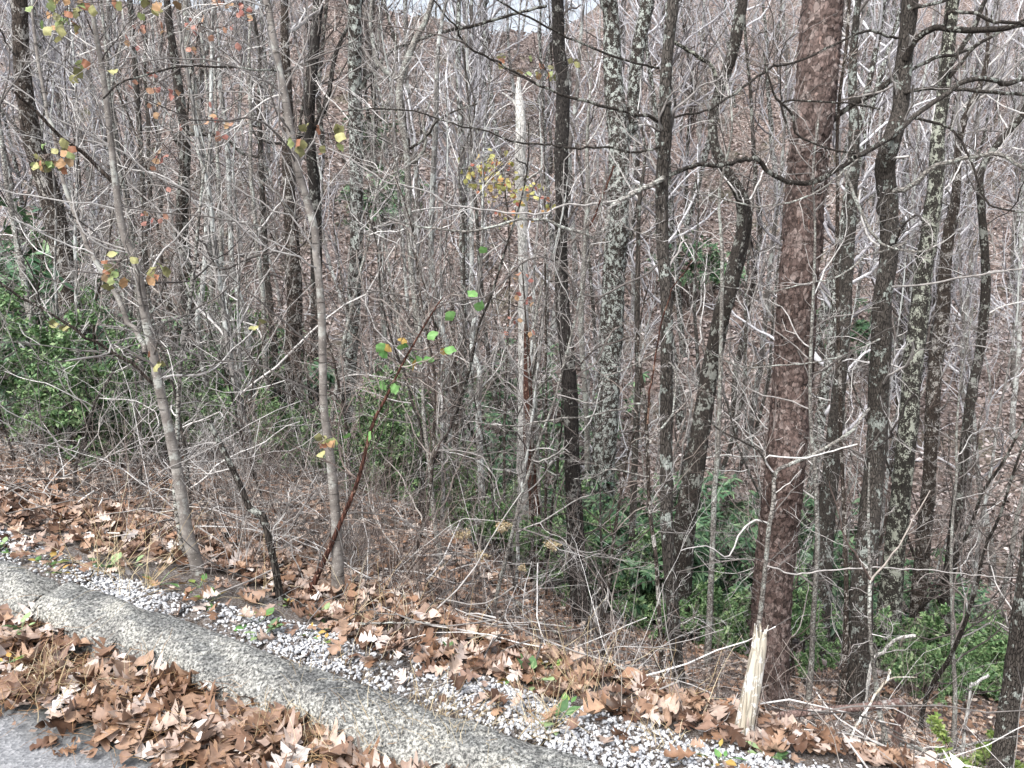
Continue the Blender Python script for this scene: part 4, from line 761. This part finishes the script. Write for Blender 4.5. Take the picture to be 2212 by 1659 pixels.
for kind, u, v, Y, s, ex in [('rhodo', 215, 900, 7.2, .85, 'highlighted in the left thicket'), ('rhodo', 120, 920, 6.4, .6, None), ('small', 300, 920, 6.0, .95, None), ('small', 170, 960, 5.4, .8, None), ('small', 60, 900, 6.6, 1.0, None),
    ('rhodo', 160, 980, 6.0, .6, None), ('small', 420, 950, 6.8, .9, None), ('small', 330, 980, 7.2, .9, None), ('rhodo', 20, 700, 9, 1.3, None), ('rhodo', 60, 600, 11, 1.5, None), ('rhodo', 200, 700, 11, 1.2, None), ('rhodo', 330, 700, 12, 1.2, None),
    ('rhodo', 480, 700, 12.5, 1.3, None), ('rhodo', 560, 800, 11.5, 1.0, None), ('rhodo', 620, 760, 13, 1.1, None), ('small', 480, 1000, 8, .9, None), ('small', 560, 1010, 8.4, .8, None), ('small', 700, 1050, 8, .8, None), ('small', 620, 1060, 7, .6, None),
    ('small', 790, 1060, 7.6, .9, None), ('small', 850, 1080, 7.2, .9, None), ('small', 910, 1060, 8, 1.0, None), ('small', 980, 1070, 7.4, .9, None), ('small', 1040, 1100, 7.0, .8, None), ('small', 1100, 1080, 8.2, 1.0, None), ('small', 1180, 1100, 7.8, .7, None),
    ('rhodo', 940, 900, 13, 1.2, None), ('rhodo', 1040, 880, 14, 1.3, None), ('rhodo', 1110, 950, 11.5, 1.1, None), ('rhodo', 1190, 850, 14, 1.3, None), ('rhodo', 1270, 820, 14.5, 1.5, None), ('rhodo', 1200, 980, 11, 1.2, None), ('rhodo', 1275, 960, 12, 1.4, None),
    ('rhodo', 1370, 900, 12, 1.4, None), ('rhodo', 1400, 780, 15, 1.5, None), ('rhodo', 1480, 860, 13, 1.4, None), ('rhodo', 1390, 1000, 10.5, 1.2, None), ('rhodo', 1600, 800, 13, 1.5, None), ('rhodo', 1630, 950, 11.5, 1.2, None), ('rhodo', 1560, 1000, 10.5, 1.0, None),
    ('rhodo', 1480, 680, 17, 1.5, None), ('rhodo', 1260, 650, 18, 1.6, None), ('rhodo', 1100, 700, 18, 1.4, None), ('rhodo', 820, 420, 24, 1.7, None), ('rhodo', 880, 400, 25, 1.6, None), ('rhodo', 830, 800, 15, 1.0, None), ('rhodo', 780, 300, 29, 1.6, None),
    ('rhodo', 1490, 420, 24, 1.5, None), ('rhodo', 1560, 380, 25, 1.6, None), ('rhodo', 1860, 460, 22, 1.6, None), ('rhodo', 1780, 1150, 10.5, 1.3, 'in deep shade behind the pine'), ('rhodo', 1740, 950, 12, 1.3, None),
    ('small', 1540, 1230, 8.6, 1.25, 'left of the pine, dense and fresh green'), ('small', 1590, 1300, 8.9, 1.1, None), ('small', 1500, 1280, 8.4, .9, None), ('small', 1440, 1120, 9.5, 1.0, None), ('small', 1760, 1330, 8.6, .9, None), ('small', 1745, 1420, 7.6, .7, None),
    ('small', 1960, 1250, 9.0, 1.2, None), ('small', 2030, 1230, 9.2, 1.3, None), ('small', 2100, 1280, 8.8, 1.2, None), ('small', 2170, 1240, 9.0, 1.3, None), ('small', 2010, 1330, 8.4, 1.0, None), ('small', 2080, 1150, 11, 1.5, None),
    ('rhodo', 2020, 1050, 13, 1.5, None), ('rhodo', 2120, 1060, 13.5, 1.5, None), ('rhodo', 1930, 1050, 12.5, 1.3, None), ('small', 2190, 1100, 11, 1.4, None), ('small', 1360, 1180, 9.6, 1.0, None), ('small', 1130, 1180, 8.8, .9, None),
    ('small', 830, 1060, 9.2, 1.2, None), ('small', 960, 1060, 9.4, 1.3, None), ('small', 1080, 1060, 9.6, 1.2, None), ('small', 740, 1060, 8.8, 1.1, None), ('small', 540, 1000, 9.2, 1.3, None), ('small', 1180, 1060, 9.2, 1.1, None), ('rhodo', 1320, 820, 13, 1.7, None), ('rhodo', 1440, 900, 11.5, 1.5, None), ('rhodo', 1220, 900, 12.5, 1.5, None),
    ('rhodo', 1250, 1000, 10.5, 1.5, None), ('rhodo', 1360, 950, 10.8, 1.6, None), ('rhodo', 1420, 860, 12, 1.7, None), ('rhodo', 1500, 980, 10, 1.3, None), ('rhodo', 500, 800, 10.5, 1.5, None), ('rhodo', 560, 760, 11, 1.5, None), ('rhodo', 1700, 900, 11.5, 1.5, None), ('rhodo', 1560, 820, 12, 1.6, None), ('rhodo', 30, 650, 8, 1.5, None), ('rhodo', 90, 600, 8.5, 1.5, None), ('small', 230, 1000, 6.2, .9, None), ('small', 100, 980, 5.8, .9, None), ('small', 380, 1000, 7, 1.0, None), ('lime', 2150, 1500, 4.9, .85, 'beside the leaning trunk in the bottom right corner')]:
    ever(kind, u, v, Y, s, ex)

# ------------------------------------------------------------------ small trees still in leaf
def leafy(name, label, m, Y, lst, n, size, stem):
    NH[0] += 1; rng = np.random.default_rng(NH[0]); A = nums(stem, 2); p = np.array([P(u, v, Y) for u, v in A]); g = float(gz(p[0, 0], Y)); 
    if p[0, 2] > g: p = np.vstack([[p[0, 0], Y, g-.05], p])
    base = np.array([p[0, 0], Y, g]); root = empty(name, base, label, 'young tree'); c = resample(p, 24)[None]
    q = np.linspace(.02, .004, 24)[None]; Acc().add(*tubes(c, q, 6)).build('stem', M['brown'], root, base)
    b, qb = spawn(c, q, 16, 1, (.7, 1.4), .45, 8, .16, .02, .5, .003, rng, labs=np.full((1, 1), 1.3)); d, qd = spawn(b, qb, 4, .4, (.4, 1), .2, 5, .2, 0, .6, .002, rng)
    ac = Acc().add(*tubes(b, qb, 4)); ac.add(*tubes(d, qd, 3)); ac.build('branches', M['twig'], root, base)
    leaf_cluster(nums(lst, 4), Y, RND, size, rng, m, root, base)
leafy('leafy_sapling', 'slight sapling with yellow and red leaves in front of the bleached snag', 'yellow', 8.7, '1060,360,35,30; 1100,400,40,30; 1045,400,30,22; 1150,420,35,18; 1085,345,25,12; 1010,375,25,10; 1180,440,30,10; 1120,450,30,14; 1090,470,25,8', 0, (.05, .085), '1090,900; 1100,650; 1098,480; 1085,380; 1080,330')
leafy('leafy_sapling', 'thin sapling holding a few orange leaves beside the straight near-black trunk', 'autumn', 8.0, '1155,150,22,8; 1210,133,20,6; 1080,125,14,3; 1240,125,10,2; 1180,160,10,3', 0, (.07, .10), '1180,900; 1178,600; 1175,300; 1165,120')
leafy('leafy_sapling', 'slender sapling with drooping faded pink leaves above the red rotten trunk', 'redleaf', 7.5, '1128,595,16,4; 1140,650,12,3; 1120,635,14,3; 1100,700,18,4; 1145,715,8,2; 1095,720,10,2', 0, (.05, .075), '1150,1000; 1142,800; 1130,600; 1128,560')

# ------------------------------------------------------------------ things lying and standing by the road
def simple_stick(name, label, cat, m, pth, Y0, Y1, w0, w1, twn=0, tw='twig', ground=None, extra=()):
    NH[0] += 1; rng = np.random.default_rng(NH[0]+9); A = nums(pth, 2); Y = np.linspace(Y0, Y1, len(A)); p = np.array([P(u, v, y) for (u, v), y in zip(A, Y)])
    if ground == 'end': p = np.vstack([p, [p[-1, 0], p[-1, 1], float(gz(p[-1, 0], p[-1, 1]))-.06]])
    if ground == 'lie': p[:, 2] = gz(p[:, 0], p[:, 1])+np.linspace(.02, .07, len(p))
    K = 26; c = resample(p, K)+rng.normal(0, .002, (K, 3)); dd = np.array([depth(q) for q in c]); r = np.linspace(w0, w1, K)/2*dd/FPX; base = c[-1] if ground == 'end' else c[0]
    root = empty(name, base, label, cat); V, F, _, _ = trunk(c, r, 9, .03, .06, 0, NH[0]); Acc().add(V, F).build('stem', M[m], root, base)
    for bm, q0, q1, ya, yb, bp in extra:
        B = nums(bp, 2); b = np.array([P(u, v, y) for (u, v), y in zip(B, np.linspace(ya, yb, len(B)))]); b = resample(b, 14); rr = np.linspace(q0, q1, 14)/2*ya/FPX; Acc().add(*tubes(b[None], rr[None], 7)).build('side_branch', M[bm], root, base)
    if twn:
        s1, q1 = spawn(c[None], r[None], twn, 1, (.3, 1.0), .1, 6, .2, 0, .5, .0015, rng, labs=np.full((1, 1), .3)); q1 = np.minimum(q1, .003); s2, q2 = spawn(s1, q1, 3, .5, (.4, 1), .2, 4, .2, 0, .6, .0012, rng)
        for k in range(twn): ac = Acc().add(*tubes(s1[k:k+1], q1[k:k+1], 4)); ac.add(*tubes(s2[3*k:3*k+3], q2[3*k:3*k+3], 3)); ac.build('twig', M[tw], root, base)
    return root
simple_stick('bent_sapling', 'brown sapling snapped over into a long horizontal pole at the bottom right', 'bent sapling', 'pole',
  '1300,1536; 1404,1543; 1475,1553; 1541,1556; 1641,1551; 1741,1541; 1841,1530; 1900,1524; 1938,1519; 1950,1527; 1945,1556; 1935,1600; 1922,1640; 1910,1690', 2.9, 3.15, 12, 21, 5, ground='end',
  extra=[('brown', 5, 2, 3.25, 3.3, '1940,1520; 1970,1520; 2000,1524'), ('palebark', 4, 2, 3.2, 3.1, '1541,1558; 1590,1575; 1645,1592')])
simple_stick('splintered_branch', 'straw yellow splintered branch leaning across the brown horizontal pole', 'broken branch', 'straw', '1922,1448; 1916,1470; 1895,1495; 1871,1536; 1848,1573; 1830,1615; 1818,1655', 3.0, 2.8, 5, 5, 0, ground='end',
  extra=[('straw', 5, 2, 3.0, 3.05, '1905,1482; 1925,1466; 1955,1463; 1980,1464'), ('palebark', 8, 5, 3.0, 2.9, '1872,1530; 1855,1560; 1815,1600; 1790,1625; 1760,1650')])
simple_stick('broken_branch', 'pale curved broken branch rising behind the large grey tree foot', 'broken branch', 'white', '1978,1373; 1945,1378; 1925,1390; 1910,1408; 1880,1440', 6.0, 6.2, 7, 8, 0, ground='end')
simple_stick('fallen_log', 'dark slender log lying behind the kerb on the left', 'log', 'dark', '117,1184; 160,1178; 200,1164; 245,1153; 290,1146; 330,1140', 4.6, 4.9, 14, 9, 2, ground='lie')
simple_stick('broken_branch', 'short bleached stick propped at the foot of the thick lichen oak', 'stick', 'white', '1314,1282; 1306,1298; 1296,1312; 1287,1320', 6.6, 6.5, 4, 7, 0, ground='end')
simple_stick('broken_branch', 'thin pale stick with a broken end, right of the near-black trunk foot', 'stick', 'white', '1302,1262; 1290,1280; 1278,1300', 6.4, 6.4, 3, 4, 0, ground='end')
simple_stick('broken_branch', 'pale crooked branch lying behind the lime green shrub', 'stick', 'white', '2136,1458; 2120,1468; 2105,1480; 2095,1495', 5.6, 5.6, 6, 7, 0, ground='end')
simple_stick('broken_branch', 'bleached log end lying left of the leaning trunk in the bottom right', 'stick', 'white', '2125,1552; 2100,1565; 2080,1570; 2040,1560', 4.8, 5.0, 12, 8, 0, ground='lie')
simple_stick('fallen_branch', 'long thin pale branch lying across the bottom right corner', 'branch', 'palebark', '2212,1590; 2150,1597; 2100,1608; 2040,1628; 1990,1645', 4.0, 3.6, 4, 6, 3, ground=None)
simple_stick('fallen_branch', 'dark curved fallen branch under the brown horizontal pole', 'branch', 'dark', '1870,1610; 1920,1608; 1975,1615; 2020,1635; 2050,1665', 3.5, 3.3, 10, 8, 2, ground=None)
simple_stick('fallen_branch', 'grey forked branch crossing the leaves left of the dark grey trunk foot', 'branch', 'palebark', '1235,1350; 1290,1330; 1345,1345; 1400,1385; 1440,1400', 6.0, 5.8, 5, 4, 3, ground='lie')
simple_stick('fallen_branch', 'moss stained grey branch lying among leaves in the centre foreground', 'branch', 'lichen2', '950,1230; 1010,1250; 1080,1270; 1150,1290; 1230,1330', 5.2, 5.6, 7, 6, 3, ground='lie')
simple_stick('fallen_branch', 'slender grey stick lying on the gravel near the kerb', 'stick', 'palebark', '735,1378; 790,1395; 850,1405; 930,1415', 2.7, 2.7, 6, 4, 1, ground='lie')
hero('broken_stump', 'pale yellow barkless broken stump standing in front of the pine foot', 'stump', 'straw', '1641,1372,28; 1640,1395,32; 1632,1440,35; 1622,1500,36; 1612,1550,38; 1606,1585,40', top=False, broken=True, amp=.045, flare=.05)
for (u, v, s, lab) in [(1085, 1145, 1.25, 'largest dry cream flower head, nearest the red rotten trunk'), (1000, 1162, 1.2, 'dry tan flower head, leftmost of the row on the bank'), (1040, 1205, 1.0, 'dry drooping flower head lowest among the row on the bank'), (1190, 1182, 1.0, 'flat dry flower head left of the near-black trunk'), (1128, 1228, .7, 'small frayed flower head right of the lowest dry one')]:
    Y = 4.6; p = P(u, v, Y); g = float(gz(p[0], Y)); base = np.array([p[0], Y, g]); rng = np.random.default_rng(int(u)); root = empty('dried_wildflower', base, lab+' on a thin stem', 'dried flower', 'dried flower heads on the bank')
    st = resample([base-[0, 0, .03], (base+p)/2+rng.normal(0, .03, 3), p], 12); Acc().add(*tubes(st[None], np.linspace(.0035, .002, 12)[None], 5)).build('stalk', M['twigred'], root, base)
    n = 26; d = np.c_[rng.normal(0, .9, (n, 2)), np.abs(rng.normal(.7, .3, n))]; q, qr = grow(np.repeat(p[None]-[0, 0, .02], n, 0), d, rng.uniform(.03, .06, n)*s, np.full(n, .001), 4, .1, .2, 1, rng); ac = Acc().add(*tubes(q, qr, 3))
    m2 = 10; bl = np.repeat(q[:, -1], m2, 0)+rng.normal(0, .007*s, (n*m2, 3)); place(ac, SML[0], bl, flat_frames(n*m2, 1.2, rng), rng.uniform(.008, .015, n*m2)*s); ac.build('flower_head', M['straws'], root, base)

# dry grass and dead stalks along the kerb
def dry_grass():
    ac = Acc(); rng = np.random.default_rng(77)
    for (u, v, n, h) in [(300, 1470, 26, .10), (90, 1450, 60, .10), (150, 1470, 50, .09), (640, 1500, 70, .13), (600, 1560, 50, .10), (780, 1490, 50, .16), (690, 1600, 40, .12), (880, 1560, 60, .16), (940, 1600, 60, .17), (1000, 1610, 50, .17), (1060, 1590, 30, .14), (1180, 1600, 40, .15), (1120, 1620, 30, .14), (820, 1600, 30, .14), (1430, 1630, 30, .08), (300, 1300, 24, .3), (240, 1260, 24, .35), (1250, 1500, 24, .2), (1180, 1430, 14, .2), (1000, 1400, 14, .2), (1450, 1500, 16, .2), (560, 1290, 12, .25), (760, 1340, 16, .22), (860, 1360, 12, .22), (1340, 1480, 14, .2)]:
        d = ray(u, v); t = (CAMZ-.06)/(-d[2]-.06*(d[0]*AX[0]+d[1]*AX[1])); x, y = d[0]*t, d[1]*t; s = x*NX[0]+y*NX[1]-S0
        z = float(gz(x, y)) if s > .1 else -.06*(x*AX[0]+y*AX[1])+.03
        st = np.c_[x+rng.normal(0, .05, n), y+rng.normal(0, .05, n), np.full(n, z)]
        p, q = grow(st, np.c_[rng.normal(0, .5, (n, 2)), np.ones(n)], h*rng.uniform(.5, 1.6, n), np.full(n, .0013), 7, .16, -.10, .35, rng); ac.add(*tubes(p, q, 3))
    tag(ac.build('dry_grass', M['straws']), 'straw coloured dry grass tufts along the kerb and gravel', 'dry grass', kind='stuff')
    N = 420; a = rng.uniform(-5, 3.0, N); s = .3+rng.exponential(.8, N); x, y = sa(s, a)
    p, q = grow(np.c_[x, y, gz(x, y)], np.c_[rng.normal(0, .35, (N, 2)), np.ones(N)], rng.uniform(.12, .5, N), np.full(N, .0017), 7, .12, 0, .5, rng); b, qb = spawn(p, q, 3, .4, (.4, 1), .3, 4, .2, 0, .7, .001, rng)
    ac = Acc().add(*tubes(p, q, 3)); ac.add(*tubes(b, qb, 3)); tag(ac.build('dead_weeds', M['twigred']), 'thin brown dead weed stalks standing along the top of the bank', 'dead weeds', kind='stuff')
    N = 2600; a = rng.uniform(-7, 6, N); s = .5+rng.uniform(0, 1, N)**1.4*5.5; x, y = sa(s, a); d = np.c_[rng.normal(0, 1, (N, 2)), rng.normal(-.1, .25, N)]
    p, q = grow(np.c_[x, y, gz(x, y)+rng.uniform(.02, .12, N)], d, rng.uniform(.15, .8, N), rng.uniform(.0015, .005, N), 6, .14, 0, .5, rng)
    tag(Acc().add(*tubes(p, q, 4)).build('fallen_twigs', M['twig']), 'grey fallen twigs strewn through the leaf litter of the bank', 'fallen twigs', kind='stuff')
dry_grass()
# green seedlings in the gravel
def proto_weed(k, n, L):
    rng = np.random.default_rng(k); root = empty('green_weed', (0, 0, 0), 'weed', 'weed'); th = rng.uniform(0, 6.28, n); d = np.c_[np.cos(th), np.sin(th), rng.uniform(.1, 1.0, n)]
    p, q = grow(np.zeros((n, 3)), d, rng.uniform(.6, 1.2, n)*L, np.full(n, .001), 4, .1, 0, 1, rng); Acc().add(*tubes(p, q, 3)).build('stems', M['green2'], root)
    al = Acc(); place(al, leafT(L, L*.6, .2, .3), p[:, -1], frames(d, np.c_[rng.normal(0, .3, (n, 2)), np.ones(n)]), rng.uniform(.6, 1.2, n)); al.build('leaves', M['fgreen' if k % 2 else 'green2'], root); return root
WD = [proto_weed(1, 7, .03), proto_weed(2, 10, .035), proto_weed(3, 6, .04)]
for (u, v) in [(100, 1225), (125, 1240), (225, 1225), (250, 1235), (285, 1228), (345, 1265), (460, 1300), (620, 1310), (570, 1375), (675, 1375), (700, 1340), (1380, 1350), (965, 1420), (1140, 1455), (1110, 1470), (1180, 1450), (1220, 1535), (1200, 1570), (560, 1350), (700, 1390), (1550, 1645), (1660, 1640), (1560, 1655), (1220, 1360), (1150, 1480), (45, 1350), (20, 1420), (430, 1270), (30, 1200), (10, 1190)]:
    d = ray(u, v); p = hit(u, v); s = p[0]*NX[0]+p[1]*NX[1]-S0
    if s < .06: t = (CAMZ-.1)/(-d[2]-.06*(d[0]*AX[0]+d[1]*AX[1])); p = np.array([d[0]*t, d[1]*t, -.06*((d[0]*AX[0]+d[1]*AX[1])*t)+.08])
    put(WD[R3.integers(0, 3)], p, R3.uniform(0, 6.28), R3.uniform(.8, 1.5), 'small bright green weed in the gravel and leaves behind the kerb' if s > 0 else 'small green weed among the gutter leaves on the left', 'green weeds along the kerb')
for pr in [t[1] for t in FT+US+BR]+EV['rhodo']+EV['small']+EV['lime']+WD: drop(pr)
